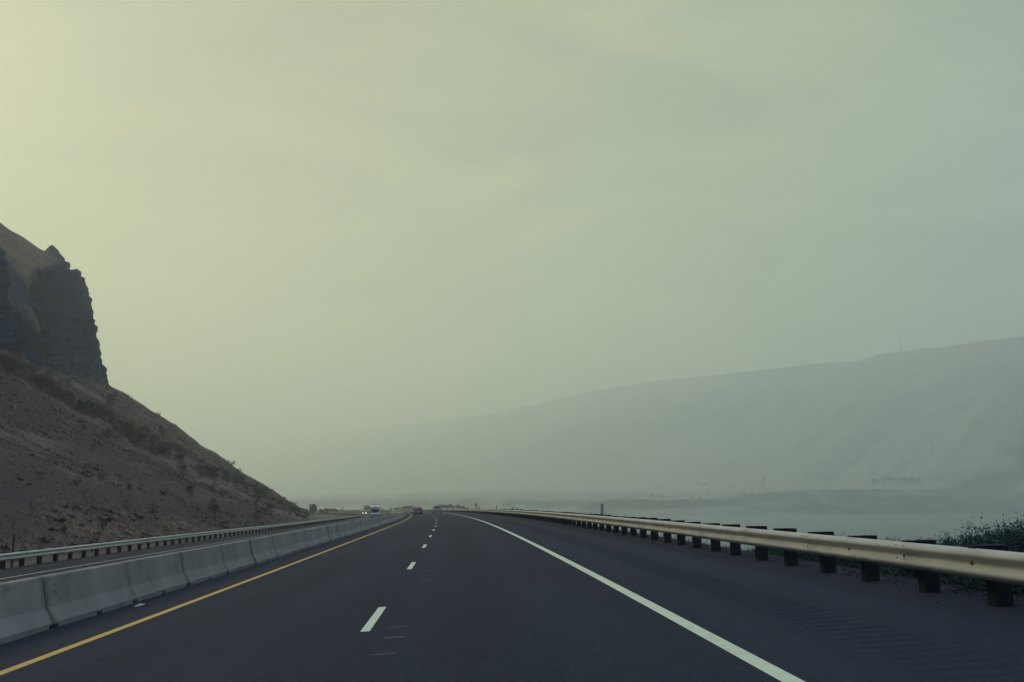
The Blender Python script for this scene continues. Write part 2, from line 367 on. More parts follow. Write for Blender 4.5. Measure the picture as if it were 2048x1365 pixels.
# ------------------------------------------------------------------ road sheets and markings
s_near = np.arange(-14, 120, 1.0); s_far = np.arange(120, 701, 4.0); s_all = np.concatenate([s_near, s_far])
RUM0, RUM1, RS0, RS1 = 4.85, 5.85, 5.0, 75.0
def strip(a, b_, k): return [(o_, 0.0) for o_ in np.linspace(a, b_, k)]
road = sweep('road', strip(-20.9, RUM0, 40), s_all, M_ASPH)
tag(link('road', road), kind='structure')
tag(link('road_shoulder', sweep('road_shoulder', strip(RUM1, 8.25, 6), s_all, M_ASPH)), kind='structure')
sf = np.concatenate([np.arange(-14, RS0+.01, 1.0)]); tag(link('road_shoulder', sweep('road_shoulder', strip(RUM0, RUM1, 3), sf, M_ASPH)), kind='structure')
sr = np.arange(RS0, RS1+.001, .03); V = []
offs = np.array([RUM0, RUM0+.12, RUM0+.16, RUM1-.16, RUM1-.12, RUM1]); dep = np.array([0, 0, 1, 1, 0, 0.])
X, Y, Z = rp(sr[:, None], offs[None, :])
ph = (sr / .32) % 1.0; groove = -np.clip(np.sin(np.pi*np.clip(ph/.62, 0, 1)), 0, 1)*.017
Z = Z + groove[:, None]*dep[None, :]
UV = np.stack(np.broadcast_arrays(sr[:, None], offs[None, :]), -1)
tag(link('rumble_strip', mesh_np('rumble_strip', np.stack([X, Y, Z], -1).reshape(-1, 3), grid_faces(len(sr), 6), M_ASPH, False, uvs=UV.reshape(-1, 2))), kind='structure')
tag(link('road_shoulder', sweep('road_shoulder', strip(RUM0, RUM1, 3), np.concatenate([np.arange(RS1, 120, 3.), s_far]), M_ASPH)), kind='structure')
def line_sheet(name, off, w, m, s_arr): tag(link(name, sweep(name, [(-w/2, .005), (w/2, .005)], s_arr, m, off)), kind='structure')
line_sheet('road_edge_line', O_WHITE, .17, M_WHITE, s_all)
line_sheet('road_edge_line', O_YEL, .15, M_YEL, s_all)
line_sheet('road_edge_line', O_LW, .13, M_WHITE, s_all)
line_sheet('road_edge_line', -8.0, .12, M_YEL, s_all)
V, F, U = [], [], []
for lo, s0 in ((0.0, DASH0 - 12.19), (-12.1, 9.0)):
    for i in range(55):
        a = s0 + 12.19*i - 1.53; bse = len(V)
        for j in range(4):
            s1 = a + 3.06*j/3
            for o_ in (-.062, .062):
                V.append(rv(s1, lo+o_, .005)); U.append((s1, lo+o_))
            if j: F.append((bse+2*j-2, bse+2*j-1, bse+2*j+1, bse+2*j))
tag(link('lane_line', mesh_np('lane_line', np.array([tuple(v) for v in V]), F, M_WHITE, uvs=U)), kind='structure')
# worn recessed marks beside the lane line and scraps of old tape
M_WORN = mat('worn_paint', (.13, .145, .15), .8)
mb = MB()
for s1, o_, w, d in [(12.6, .42, .26, .035), (11.55, .43, .26, .06), (10.2, .40, .30, .03), (20.6, .55, .24, .05), (22.0, .56, .22, .05), (23.5, .57, .22, .05)]:
    p = [rv(s1-d/2, o_-w/2, .0055), rv(s1-d/2, o_+w/2, .0055), rv(s1+d/2, o_+w/2-.03, .0055), rv(s1+d/2, o_-w/2+.02, .0055)]
    mb.add(p, [(0, 1, 2, 3)])
tag(mb.build('road_patch_marks', M_WORN), kind='structure')

# ------------------------------------------------------------------ near hillside with basalt cliff
KEYS = {   # distance along the road: control points (offset, height) toe, talus, talus, cliff foot, mid cliff, cliff top, ledge, upper slope, end
 -30: [(-22.9, -1.9), (-44, 8.5), (-65, 18.5), (-84, 29), (-86, 40), (-89, 52), (-96, 57), (-130, 80), (-200, 116)],
 130: [(-23.0, -1.7), (-48, 9.8), (-68, 20.5), (-84, 31), (-86, 41), (-89, 53), (-96, 58), (-128, 80), (-195, 117)],
 195: [(-23.6, -1.6), (-52, 11.5), (-71, 22.5), (-83.7, 32.2), (-85.5, 42), (-88, 53), (-95, 58), (-125, 80), (-190, 118)],
 213: [(-24.5, -1.6), (-54, 12.3), (-74, 24), (-86.5, 33), (-88.5, 42), (-92, 55), (-99, 60), (-125, 80), (-188, 119)],
 232: [(-27, -1.5), (-57, 13.6), (-77, 25.3), (-91, 34.3), (-92.5, 42), (-95, 47), (-103, 58), (-125, 80), (-185, 120)],
 255: [(-29, -1.5), (-59, 14.4), (-80, 26.5), (-95, 35.8), (-96.8, 44), (-99, 50), (-106, 62), (-128, 83), (-186, 121)],
 266: [(-30, -1.5), (-60, 14.8), (-81, 27), (-98, 37.4), (-100.5, 50), (-103.5, 62), (-111, 68), (-133, 87), (-188, 122)],
 310: [(-34, -1.6), (-64, 16.5), (-84, 29), (-101.5, 40), (-105.5, 58), (-110.5, 75), (-118, 79), (-140, 93), (-190, 124)],
}
SKY = [(-35.5, -1.9), (-37.0, -0.9), (-40.5, 1.0), (-47.3, 5.2), (-54.1, 9.4), (-61.8, 13.9), (-66.1, 17.1), '|', (-74.7, 22.5), (-83.3, 28.9), (-88.4, 32.1), '|', (-95.2, 36.4), (-101.1, 39.6), (-105.0, 41.4), '|', (-105.9, 43.3), (-107.4, 48.4), (-108.4, 50.7), (-109.4, 54.4), (-110.9, 58.7), (-111.3, 62.2), '|', (-112.2, 63.1), (-112.9, 67.4), (-113.5, 71.8), (-114.8, 76.1), (-116.3, 78.4), (-116.8, 80.2), (-118.1, 81.0), '|', (-121.8, 81.2), (-121.9, 85.0), (-122.7, 84.6), (-123.6, 84.9), (-123.9, 86.6), (-125.2, 87.2), (-126.0, 89.3), (-126.7, 88.9), (-127.9, 87.0), (-129.9, 85.6), '|', (-131.4, 86.8), (-134.6, 89.5), (-137.5, 92.3), (-141.9, 95.3), (-145.4, 97.9), '|', (-155.8, 105.9), (-171.3, 116.0), (-195, 126)]
NROW = [34, 34, 34, 46, 46, 26, 20, 14]
def resample(pl, k):
    pl = np.array(pl, float); d = np.r_[0, np.cumsum(np.hypot(*np.diff(pl, axis=0).T))]; t = np.linspace(0, d[-1], k+1)
    return np.stack([np.interp(t, d, pl[:, 0]), np.interp(t, d, pl[:, 1])], -1)
def key_rows(cp):
    out_ = [np.array(cp[0], float)[None]]
    for i, k in enumerate(NROW): out_.append(resample([cp[i], cp[i+1]], k)[1:])
    return np.concatenate(out_)
segs = [[]]
for q in SKY:
    if q == '|': segs.append([segs[-1][-1]] if segs[-1] else [])
    else: segs[-1].append(q)
sky_rows = [np.array(SKY[0], float)[None]]
# eight blocks: first block split in two along the talus
blk = [segs[0][:5], [segs[0][4]] + segs[0][5:] + segs[1][1:], segs[2], segs[3], segs[4], segs[5], segs[6], segs[7]]
for i in range(1, 8):
    if blk[i][0] != blk[i-1][-1]: blk[i] = [blk[i-1][-1]] + blk[i]
for b_, k in zip(blk, NROW): sky_rows.append(resample(b_, k)[1:])
sky_rows = np.concatenate(sky_rows)
ks = sorted(KEYS); prof = [key_rows(KEYS[k]) for k in ks]
ks += [345, 352, 385, 470]
prof += [sky_rows, sky_rows, sky_rows + np.array([-16, -1.0]), sky_rows*np.array([1, .95]) + np.array([-110, -3])]
prof = np.array(prof)
hs = np.concatenate([np.arange(-25, 150, 1.5), np.arange(150, 362, .8), np.arange(362, 470, 3.0)])
NR = prof.shape[1]
HO = np.stack([np.interp(hs, ks, prof[:, r, 0]) for r in range(NR)], 1)
HZ = np.stack([np.interp(hs, ks, prof[:, r, 1]) for r in range(NR)], 1)
HX, HY, _ = rp(hs[:, None], HO, 0, onroad=False)
P = np.stack([HX, HY, HZ], -1)
du = np.gradient(P, axis=0); dv = np.gradient(P, axis=1); nrm = np.cross(dv, du); nrm /= np.linalg.norm(nrm, axis=-1, keepdims=True) + 1e-9
cum = np.cumsum([0] + NROW); row = np.arange(NR)[None, :] + 0*HX
S2 = hs[:, None] + 0*HX
cl = sstep(cum[3]-5, cum[3]+2, row) * (1 - sstep(cum[5]-2, cum[5]+5, row))
gul = sstep(213, 224, S2 + 4*vnoise(HX*.2, HZ*.2)) * (1 - sstep(256, 264, S2 + 4*vnoise(HX*.2, HZ*.2)))
low = 1 - sstep(44, 47, HZ + 2*vnoise(HX*.15, HY*.15, 3.))
cl = cl * (1 - gul*(1-low))
upper = sstep(cum[5]-2, cum[5]+4, row)
outc = upper * sstep(-.02, .16, fbm(HX*.09, HY*.09, HZ*.09, o=5)) * .85
pin = sstep(cum[5]-2, cum[5]+2, row) * (1-sstep(cum[6]-3, cum[6]+4, row)) * sstep(300, 335, S2)
rockm = np.clip(np.maximum(np.maximum(cl, outc), pin) , 0, 1)
led = sstep(.25, .45, fbm(HX*.10, HY*.10, HZ*.35, o=3)) * cl * (1 - sstep(60, 64, HZ)*0)
rockm = np.clip(rockm - .8*led*sstep(-400, 250, -S2), 0, 1)
rockm = np.clip(rockm + .90*gul*sstep(-.5, .35, fbm(HX*.3, HY*.3, HZ*.3, o=4))*sstep(90, 110, row)*(1-low*.5), 0, 1)
rockm = np.clip(rockm + (fbm(HX*.25, HY*.25, HZ*.25, o=4) > .34) * .6 * sstep(40, 80, row), 0, 1)
spur = fbm(HX*.035, HY*.035, HZ*.01, o=3)
crag = (1 - 2.6*np.abs(fbm(HX*.20, HY*.20, HZ*.035, o=5))) ; ledge = fbm(HX*.05, HY*.05, HZ*.55, o=3); fine = fbm(HX*.9, HY*.9, HZ*.5, o=3)
tal = fbm(HX*.16, HY*.16, HZ*.16, o=5)
edge_fade = 1 - .75*sstep(335, 348, S2)*(1-sstep(356, 366, S2))
disp = cl * ((spur*4.2 + crag*3.2 + ledge*1.9)*edge_fade + fine*1.1) + (1-cl) * (tal*.75 + spur*1.2*sstep(10, 60, row)*edge_fade + fbm(HX*.8, HY*.8, HZ*.8, o=3)*.16)
disp = disp * sstep(0, 12, row)
P = P + nrm*disp[..., None]
P_HILL = P
M_HILL = terrain_mat('hillside_grass', (.215, .146, .114), (.070, .050, .062), (.010, .032, .095), 1.0, .35, .8, 1.5)
scree = sstep(5, 13, row)*(1-sstep(28, 42, row))*(1-sstep(118, 170, S2)) + sstep(34, 44, row)*(1-sstep(56, 70, row))*(1-sstep(150, 176, S2))*.9
scree = np.clip(scree * sstep(-.42, .02, fbm(HX*.06, HY*.035, HZ*.05 + 4., o=5)) + .8*sstep(.12, .3, fbm(HX*.12, HY*.07, HZ*.1 + 8., o=5)), 0, 1)
tag(link('hillside', mesh_np('hillside', P.reshape(-1, 3), grid_faces(*HX.shape), M_HILL, True, attrs={'rock': rockm.ravel(), 'scree': scree.ravel()})), kind='structure')

# ------------------------------------------------------------------ far shore: ridge, gullies, terraces with dark rim rock
RU, RV_ = np.array([-.5, .866]), np.array([-.866, -.5])      # along the ridge, down towards the river
fu = np.concatenate([np.arange(-1900, -900, 22), np.arange(-900, 2600, 9.0), np.arange(2600, 5200, 20), np.arange(5200, 9600, 60)])
fv = np.concatenate([np.arange(-900, -40, 60), np.arange(-40, 1500, 8.0), np.arange(1500, 3200, 12.0)])
FU, FV = np.meshgrid(fu, fv, indexing='ij')
FX = 1760 + RU[0]*FU + RV_[0]*FV; FY = 3300 + RU[1]*FU + RV_[1]*FV
ridge_u = [-1900, -600, -200, 0, 220, 430, 640, 760, 1000, 1400, 2000, 2600, 3000, 3700, 5000, 7000, 9600]
ridge_z = [610, 600, 585, 566, 578, 583, 588, 574, 592, 606, 633, 640, 626, 606, 622, 690, 700]
toe_u, toe_v = [-1900, -500, 400, 1200, 2500, 5000, 9600], [780, 850, 1080, 1300, 1450, 1600, 1600]
shore_x, shore_y = [-6000, -1600, -600, -100, 304, 730, 1210, 2200, 4000], [8000, 4300, 2700, 2080, 1930, 2160, 2390, 2800, 3400]
ZR = np.interp(FU, ridge_u, ridge_z) + 5*fbm(FU*.006, 3.3, o=3); TV = np.interp(FU, toe_u, toe_v)
ds = FY - np.interp(FX, shore_x, shore_y) + 60*fbm(FX*.004, FY*.004, o=4)
right = sstep(350, 800, FX)
lz = fbm(FX*.012, FY*.012, o=4)
c1 = sstep(20, 48, ds + 35*lz); c2 = sstep(120, 160, ds + 90*lz); c3 = sstep(170, 215, ds + 70*fbm(FX*.009, FY*.009, 5., o=4))
shelf_r = -17 + 24*c1 + 19*sstep(55, 85, ds+40*lz) + 14*c3 + ds*.012
shelf_l = -17 + 9*sstep(0, 20, ds + 20*lz) + 2 + ds*.03 + 20*c2
shelf = shelf_r*right + shelf_l*(1-right) + 4*fbm(FX*.01, FY*.01, 9., o=4)*sstep(30, 200, ds)
shelf = np.where(ds < -20, -20, np.minimum(shelf, 62 + 6*lz))
q = np.clip(FV/TV, 0, 1); prof_s = 1 - q; prof_s = prof_s**1.08*(1-.06*np.sin(math.pi*q)) + .05*np.sin(math.pi*q)*q
wob = FU + 70*fbm(FV*.0016, FU*.0012, o=3)
def rid(f, sd): return 1 - np.abs(fbm(wob*f, FV*f*.16, sd, o=3))*2.6
gl = (75*rid(.0026, 1.) + 30*rid(.0075, 4.) + 9*rid(.022, 8.)) * np.sin(math.pi*np.clip(q, 0, 1))**.8 * sstep(-.02, .25, q)
top = np.where(FV < 0, ZR + FV*(-.02) - 10*sstep(0, -300, FV)*0, shelf + (ZR - shelf)*prof_s)
FZ = np.where(FV < 0, ZR + .03*FV, top + (gl - 40)*sstep(0, 60, FV)*(1 - sstep(.86, 1.02, q)))
FZ = FZ + 2.0*fbm(FX*.03, FY*.03, o=3)
draw_shade = sstep(.35, -.25, gl/75) * sstep(0, 120, FV) * (1 - sstep(.9, 1.05, q))  # relief shade painted into the gully colour, together with brush in the draws
FZ = np.where(ds < 0, np.minimum(FZ, -17 + (ds+40)*.0 - .5), FZ)
gz0, gz1 = np.gradient(FZ); slope = np.hypot(gz0/np.gradient(fu)[:, None], gz1/np.gradient(fv)[None, :])
frock_shade = sstep(.62, .95, slope + .15*fbm(FX*.02, FY*.02, o=3)) * (1 - sstep(60, 110, FZ)) + .5*sstep(.28, .5, fbm(FU*.004, FV*.003, 2., o=4)) * sstep(450, 560, FZ)
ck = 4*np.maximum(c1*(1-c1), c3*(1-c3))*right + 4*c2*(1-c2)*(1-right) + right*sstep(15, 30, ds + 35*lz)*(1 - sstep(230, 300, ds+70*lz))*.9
frock_shade = np.clip(frock_shade + .72*draw_shade + ck*sstep(-.25, .05, fbm(FX*.02, FY*.03, 3., o=3)) + .7*sstep(.15, .4, fbm(FX*.012, FY*.018, 6., o=4))*(1-sstep(20, 60, FZ)), 0, 1)
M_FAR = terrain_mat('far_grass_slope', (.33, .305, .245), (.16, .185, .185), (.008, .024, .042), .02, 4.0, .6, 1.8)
tag(link('far_hills', mesh_np('far_hills', np.stack([FX, FY, FZ], -1).reshape(-1, 3), grid_faces(*FX.shape), M_FAR, True, attrs={'rock': frock_shade.ravel()})), kind='structure')

#OBJ_BEGIN
# ------------------------------------------------------------------ concrete median barrier, one object per cast section
def barrier_mesh(L=4.02):
    mb = MB()
    prof = [(-.303, .0), (-.303, .03), (-.178, .255), (-.078, .715), (-.062, .735), (.062, .735), (.078, .715), (.178, .255), (.303, .03), (.303, .0)]
    secs = [[(x*k, y, z + .075 - (.012 if k < 1 else 0)*(z > .7)) for x, z in prof] for y, k in ((0, .93), (.025, 1), (L-.025, 1), (L, .93))]
    mb.loft(secs)
    for y0, y1 in ((.16, L/2-.13), (L/2+.13, L-.16)): mb.box(-.3, .3, y0, y1, -.05, .09, bev=.012)
    return mb.mesh('concrete_barrier', M_CONC)
ORD = 'eighth ninth tenth eleventh twelfth thirteenth fourteenth fifteenth sixteenth seventeenth eighteenth nineteenth twentieth twenty-first twenty-second twenty-third twenty-fourth twenty-fifth'.split()
bm_ = barrier_mesh(); BC = O_BAR - .305
ordn = ['nearest concrete barrier section, cut off by the left edge of the photo', 'second concrete barrier section from the left edge of the photo', 'third concrete barrier section from the left, beside the scrap of litter', 'fourth concrete barrier section from the left edge', 'fifth concrete barrier section from the left edge', 'sixth concrete barrier section from the left edge', 'seventh concrete barrier section from the left edge']
for k in range(-2, 104):
    a = 15.6 + 4.06*k; jt = .018*math.sin(k*5.1); p, q_ = rv(a, BC + jt), rv(a+4.02, BC + .018*math.sin(k*3.7+1)); d = q_ - p
    o = link('concrete_barrier', bm_, loc=p); o.rotation_euler = (math.asin(d.z/d.length), 0, -math.atan2(d.x, d.y))
    if 0 <= k+1 < 7 and k >= -1: lab = ordn[k+1]
    elif k < -1: lab = 'concrete barrier section beside the camera car, outside the left edge'
    elif k < 24: lab = 'concrete barrier section, ' + ORD[k-6] + ' one counting away from the left photo edge'
    else: lab = 'small far concrete barrier section where the row bends away left'
    tag(o, lab, 'barrier', 'concrete median barrier sections in a row')
am = MB(); p = rv(67, BC); am.box(-.09, .09, -.04, .04, .81, .83, bev=.004); am.box(-.075, .075, -.012, .012, .83, .93, bev=.004)
o = am.build('barrier_reflector', M_AMBER, loc=p); o.rotation_euler.z = -heading(67); tag(o, 'small amber reflector standing on top of the concrete barrier', 'reflector')
lm = MB(); pts = [(-.14, -.05, .01), (0, -.09, .05), (.15, -.02, .012), (.12, .08, .03), (-.03, .05, .06), (-.16, .06, .01)]
lm.add(pts + [(x*.9, y*.9, z*.4) for x, y, z in pts], [(0, 1, 4, 5), (1, 2, 3, 4), (11, 10, 7, 6), (10, 9, 8, 7)])
o = lm.build('litter_scrap', mat('white_litter', (.30, .33, .35), .8), loc=rv(18.6, -4.72)); o.rotation_euler.z = 1.0; tag(o, 'small crumpled white scrap lying at the foot of the concrete barrier', 'litter')

# ------------------------------------------------------------------ guardrails: W-beam rail, timber posts with blockouts
WP = [(d_*1.05, z_*1.12) for d_, z_ in [(.0, 0), (-.028, -.012), (-.080, -.052), (-.083, -.085), (-.020, -.135), (-.012, -.156), (-.020, -.177), (-.083, -.227), (-.080, -.262), (-.028, -.300), (.0, -.312)]]
def beam(name, base, ztop, sgn, s_arr, m, grow=0.0, parent=None):
    front = [(sgn*(d - grow), ztop + z) for d, z in WP]; back = [(sgn*(d + .005), ztop + z) for d, z in WP[::-1]]
    o = link(name, sweep(name, front + back, s_arr, m, base, closed=True, smooth=False, zref=base), parent); return o
def post_meshes(sgn, w=.205):
    s = sgn
    P_ = MB().box(min(s*.20, s*.40), max(s*.20, s*.40), -w/2, w/2, -.55, 1.0, bev=.008).mesh('post', M_POST)
    B_ = MB().box(min(s*.004, s*.198), max(s*.004, s*.198), -w/2*.86, w/2*.86, -.02, .34, bev=.006).mesh('blockout', M_POST)
    K_ = MB().tube((0, 0, 0), (-s*.02, 0, 0), .022, .016, 6).box(min(0, -s*.006), max(0, -s*.006), -.03, .03, -.022, .022).mesh('bolt', M_STEEL)
    return P_, B_, K_
def guardrail(base, ztop, sgn, s0, s1, post_s, m, label, nnear, nbolt):
    root = empty('guardrail', rv(max(s0, 0), base)); tag(root, label, 'guardrail')
    inv_ = Matrix.Translation(-root.location)
    def par(o): o.parent = root; o.matrix_parent_inverse = inv_; return o
    sa = np.concatenate([np.arange(s0, 100, 1.9), np.arange(100, s1, 4.0)])
    par(beam('rail', base, ztop, sgn, sa, m))
    Pm, Bm, Km = post_meshes(sgn); ptop = ztop + .036
    rest = MB()
    for i, s in enumerate(post_s):
        loc = rv(s, base); rz = -heading(s)
        if i < nnear:
            jit = .012*math.sin(i*7.3)
            po = link('post', Pm, loc=(loc.x, loc.y, loc.z + ptop - 1.0 + jit)); po.rotation_euler = (.012*math.sin(i*3.1), .015*math.sin(i*5.7), rz); par(po)
            bo = link('blockout', Bm, loc=(0, 0, 1.0 - .345)); bo.parent = po
            if i < nbolt:
                kb = link('bolt', Km, loc=(-sgn*.012, 0, 1.0 - .036 - .170)); kb.parent = po
        else:
            Mx = Matrix.Translation(loc + Vector((0, 0, ptop - 1))) @ Matrix.Rotation(rz, 4, 'Z')
            rest.box(min(sgn*.2, sgn*.4), max(sgn*.2, sgn*.4), -.1, .1, -.3, 1.0, Mx).box(min(sgn*.004, sgn*.197), max(sgn*.004, sgn*.197), -.09, .09, .64, .985, Mx)
    if rest.v: par(tag(rest.build('post', M_POST), kind='stuff'))
    for i in range(0, min(nbolt, 26), 2):        # lapped splices every second post
        s = post_s[i] + .95 if False else post_s[i]
        par(beam('splice_plate', base, ztop, sgn, np.array([s-.17, s+.17]), m, grow=.005))
        if i >= 12: continue
        for ds_ in (-.11, .11):
            for dz in (-.045, -.10, -.215, -.27):
                d_ = np.interp(-dz, [0, .012, .052, .085, .135, .156, .177, .227, .262, .3, .312], [0, .028, .08, .083, .02, .012, .02, .083, .08, .028, 0])
                c = rv(s+ds_, base) + Vector((0, 0, ztop+dz)); nv = Vector((-math.cos(heading(s))*sgn, math.sin(heading(s))*sgn, 0))
                par(MB().tube(c + nv*(d_+.003), c + nv*(d_+.017), .013, .010, 6).build('bolt', M_STEEL))
    return root
ps = [14.45 + 1.93*i for i in range(-5, 0)] + [10.70, 12.50][:0]
ps = [10.70-1.9*3, 10.70-1.9*2, 10.70-1.9, 10.70, 12.50, 14.45, 16.25, 18.20, 20.05, 22.05, 23.80, 25.70, 27.55, 29.40, 31.35] + [31.35 + 1.92*i for i in range(1, 250)]
ps = [s for s in ps if s < 560]
guardrail(O_RR, .682, 1, -8, 560, ps, M_RAIL, 'long cream grey steel guardrail on dark timber posts along the right shoulder above the river', 97, 30)
pl = [49.95 + 2.2*i for i in range(-14, 226)]; pl = [s for s in pl if s < 545]
guardrail(O_LR, .75, -1, 15, 545, pl, M_RAILL, 'grey steel guardrail on dark posts at the foot of the left hillside', 97, 22)

def marker(s, off, top, base, w, label, split=None, dark=False):
    root = empty('delineator_post', rv(s, off, base), -heading(s)); tag(root, label, 'road marker')
    mlo = MB(); mlo.box(-w/2, w/2, -.014, .014, -.3, (split or top) , bev=.004)
    mlo.build('stake', M_MARKD, root)
    if split:
        mu = MB(); mu.box(-w/2-.003, w/2+.003, -.02, .02, split - .05, top, bev=.006); mu.build('marker_panel', M_MARK if not dark else M_MARKD, root)
marker(45.5, 8.02, 1.29, -.15, .135, 'flexible marker post with grey white panel and dark foot behind the right guardrail', .78)
marker(131.5, 8.02, 1.33, -.15, .10, 'small distant marker post above the far part of the right guardrail', .95, dark=True)
marker(52.5, -21.35, 1.75, -.1, .12, 'grey stake behind the left guardrail near the left photo edge', 1.2, dark=True)
marker(147.0, -21.35, 1.7, -.1, .11, 'small distant stake behind the far part of the left guardrail', 1.1, dark=True)

# ------------------------------------------------------------------ foliage builders (numpy)
def leaves_np(n, rx, ry, rz, size, seed, clumps=9, flat=.25, up=0.0, base=0.0):
    """n small leaf quads spread through lumpy clumps; returns V, F"""
    g = np.random.default_rng(seed)
    th_ = g.uniform(0, 2*np.pi, clumps); ph_ = g.uniform(-.5, 1, clumps); rr_ = g.uniform(.25, .8, clumps)
    cc = np.stack([np.cos(th_)*rr_, np.sin(th_)*rr_, ph_*.75], 1); cr_ = g.uniform(.28, .55, clumps)
    idx = g.integers(0, clumps, n); d = g.normal(size=(n, 3)); d /= np.linalg.norm(d, axis=1, keepdims=True)
    p = cc[idx] + d * (cr_[idx] * g.uniform(.15, 1, n)**.45)[:, None]
    p = p * np.array([rx, ry, rz*.62]) + np.array([0, 0, base + rz*.5]); p[:, 2] = np.maximum(p[:, 2], base + .02*rz)
    a = g.normal(size=(n, 3)); a /= np.linalg.norm(a, axis=1, keepdims=True); b_ = np.cross(a, g.normal(size=(n, 3))); b_ /= np.linalg.norm(b_, axis=1, keepdims=True)
    s1 = size*g.uniform(.6, 1.3, n)[:, None]; s2 = s1*(flat + .35*g.uniform(size=(n, 1)))
    V = np.stack([p - a*s1*.5, p + b_*s2*.5, p + a*s1*.5, p - b_*s2*.5], 1).reshape(-1, 3); F = np.arange(4*n).reshape(-1, 4)
    return V, F
def sprigs_np(ns, per, rx, rz, size, seed, up=.55, stray=1.0):
    """leafy sprigs: short curved shoots growing outward from the shrub's body, leaves set along each"""
    g = np.random.default_rng(seed); lump = g.normal(size=(14, 3)); lump /= np.linalg.norm(lump, axis=1, keepdims=True); la = g.uniform(-.16, .24, 14)
    d = g.normal(size=(ns, 3)); d /= np.linalg.norm(d, axis=1, keepdims=True); d[:, 2] = np.where(d[:, 2] < -.25, -d[:, 2], d[:, 2])
    bump_ = 1 + (np.exp(-((d[:, None] - lump[None])**2).sum(2)*5)*la).sum(1)
    rad = g.uniform(.12, .86, ns)**.55 * bump_; base = d*rad[:, None]*np.array([rx, rx, rz*.52]) + np.array([0, 0, rz*.40])
    dr = d*np.array([1, 1, .8]) + np.array([0, 0, up]) + g.normal(scale=.35, size=(ns, 3)); dr /= np.linalg.norm(dr, axis=1, keepdims=True); ln = g.uniform(.10, .26, ns)*stray
    t = np.linspace(0, 1, per)[None, :, None]; cv = g.normal(scale=.05, size=(ns, 1, 3)); p = base[:, None] + dr[:, None]*ln[:, None, None]*t + cv*t*t
    p = p + g.normal(scale=size*.35, size=p.shape); p = p.reshape(-1, 3); n_ = len(p); p[:, 2] = np.maximum(p[:, 2], .01)
    a = np.repeat(dr, per, 0)*.6 + g.normal(size=(n_, 3)); a /= np.linalg.norm(a, axis=1, keepdims=True); b_ = np.cross(a, g.normal(size=(n_, 3))); b_ /= np.linalg.norm(b_, axis=1, keepdims=True)
    sz = size*(g.uniform(.6, 1.2, n_)*np.tile(np.linspace(1.1, .6, per), ns))[:, None]
    V = np.stack([p - a*sz*.5, p + b_*sz*.22, p + a*sz*.5, p - b_*sz*.22], 1).reshape(-1, 3); return V, np.arange(4*n_).reshape(-1, 4)
def twigs(n, rx, rz, seed, r=.012):
    g = random.Random(seed); mb = MB()
    for i in range(n):
        t = g.uniform(0, 6.28); sp = g.uniform(.2, 1.0); a = Vector((g.uniform(-.1, .1)*rx, g.uniform(-.1, .1)*rx, -.15)); b_ = Vector((math.cos(t)*rx*sp*.8, math.sin(t)*rx*sp*.8, rz*g.uniform(.5, 1.0)))
        m_ = a.lerp(b_, .5) + Vector((g.uniform(-.1, .1), g.uniform(-.1, .1), .12*rz)); mb.tube(a, m_, r, r*.7, 5, False); mb.tube(m_, b_, r*.7, r*.25, 5, False)
    return mb
def foliage_mat(name, col, col2, sc=2.5):
    return mat(name, col, .85, noise=(col2, sc, 4, .38, .62, (1, 1, 1)), spec=.15)
M_BROWN = foliage_mat('brush_brown', (.044, .036, .046), (.020, .019, .030), 1.2)
M_BLUE = foliage_mat('brush_dark', (.024, .032, .046), (.012, .018, .030), 1.2)
M_GREEN = foliage_mat('brush_green', (.040, .058, .052), (.020, .030, .034), 1.2)
M_LEAF = foliage_mat('shrub_leaf', (.048, .098, .088), (.022, .048, .050), 3.0)
M_LEAFL = foliage_mat('shrub_leaf_pale', (.050, .092, .076), (.026, .048, .046), 3.0)
M_TWIG = mat('twig_bark', (.045, .038, .040), .9)
M_TREEF = foliage_mat('tree_leaf_far', (.014, .026, .034), (.007, .013, .020), .6)

# shrubs behind the right guardrail
shr = []
for v in range(4):
    V, F = sprigs_np(1900, 14, 1.0, 1.45, .058, 40+v); shr.append((mesh_np('foliage', V, F, M_LEAF), twigs(16, .9, 1.25, v).mesh('stems', M_TWIG)))
V, F = sprigs_np(110, 14, 1.03, 1.5, .055, 77); shrp = mesh_np('new_leaves', V, F, M_LEAFL)
shrub_spots = [(5.6, 9.25, 1.1), (6.9, 8.98, 1.0), (8.2, 9.3, 1.15), (9.5, 8.98, .95), (10.8, 9.25, 1.05), (12.1, 8.98, .92), (13.4, 9.15, .90), (14.7, 8.98, .82), (16.0, 9.15, .84), (17.4, 8.98, .76), (18.8, 9.15, .80), (20.2, 8.98, .74), (21.6, 9.15, .72), (23.1, 8.98, .56), (24.7, 9.15, .5), (10.1, 10.9, 1.50), (12.3, 10.9, 1.30), (14.2, 11.0, 1.14), (15.8, 11.0, 1.0), (7.4, 11.4, 1.5)]
words = ['nearest', 'second nearest', 'third nearest', 'fourth nearest', 'fifth nearest', 'sixth nearest', 'seventh nearest', 'eighth nearest', 'ninth nearest', 'tenth nearest', 'eleventh nearest', 'twelfth nearest', 'third to last', 'second to last', 'farthest']
tallw = {15: 'tall green shrub rising above the right guardrail close to the right photo edge', 16: 'tall green shrub with the highest sprigs against the water above the right guardrail', 17: 'green shrub whose top just shows over the right guardrail, left of the tallest', 18: 'leftmost green shrub barely showing over the right guardrail', 19: 'tall green shrub at the very right edge behind the guardrail'}
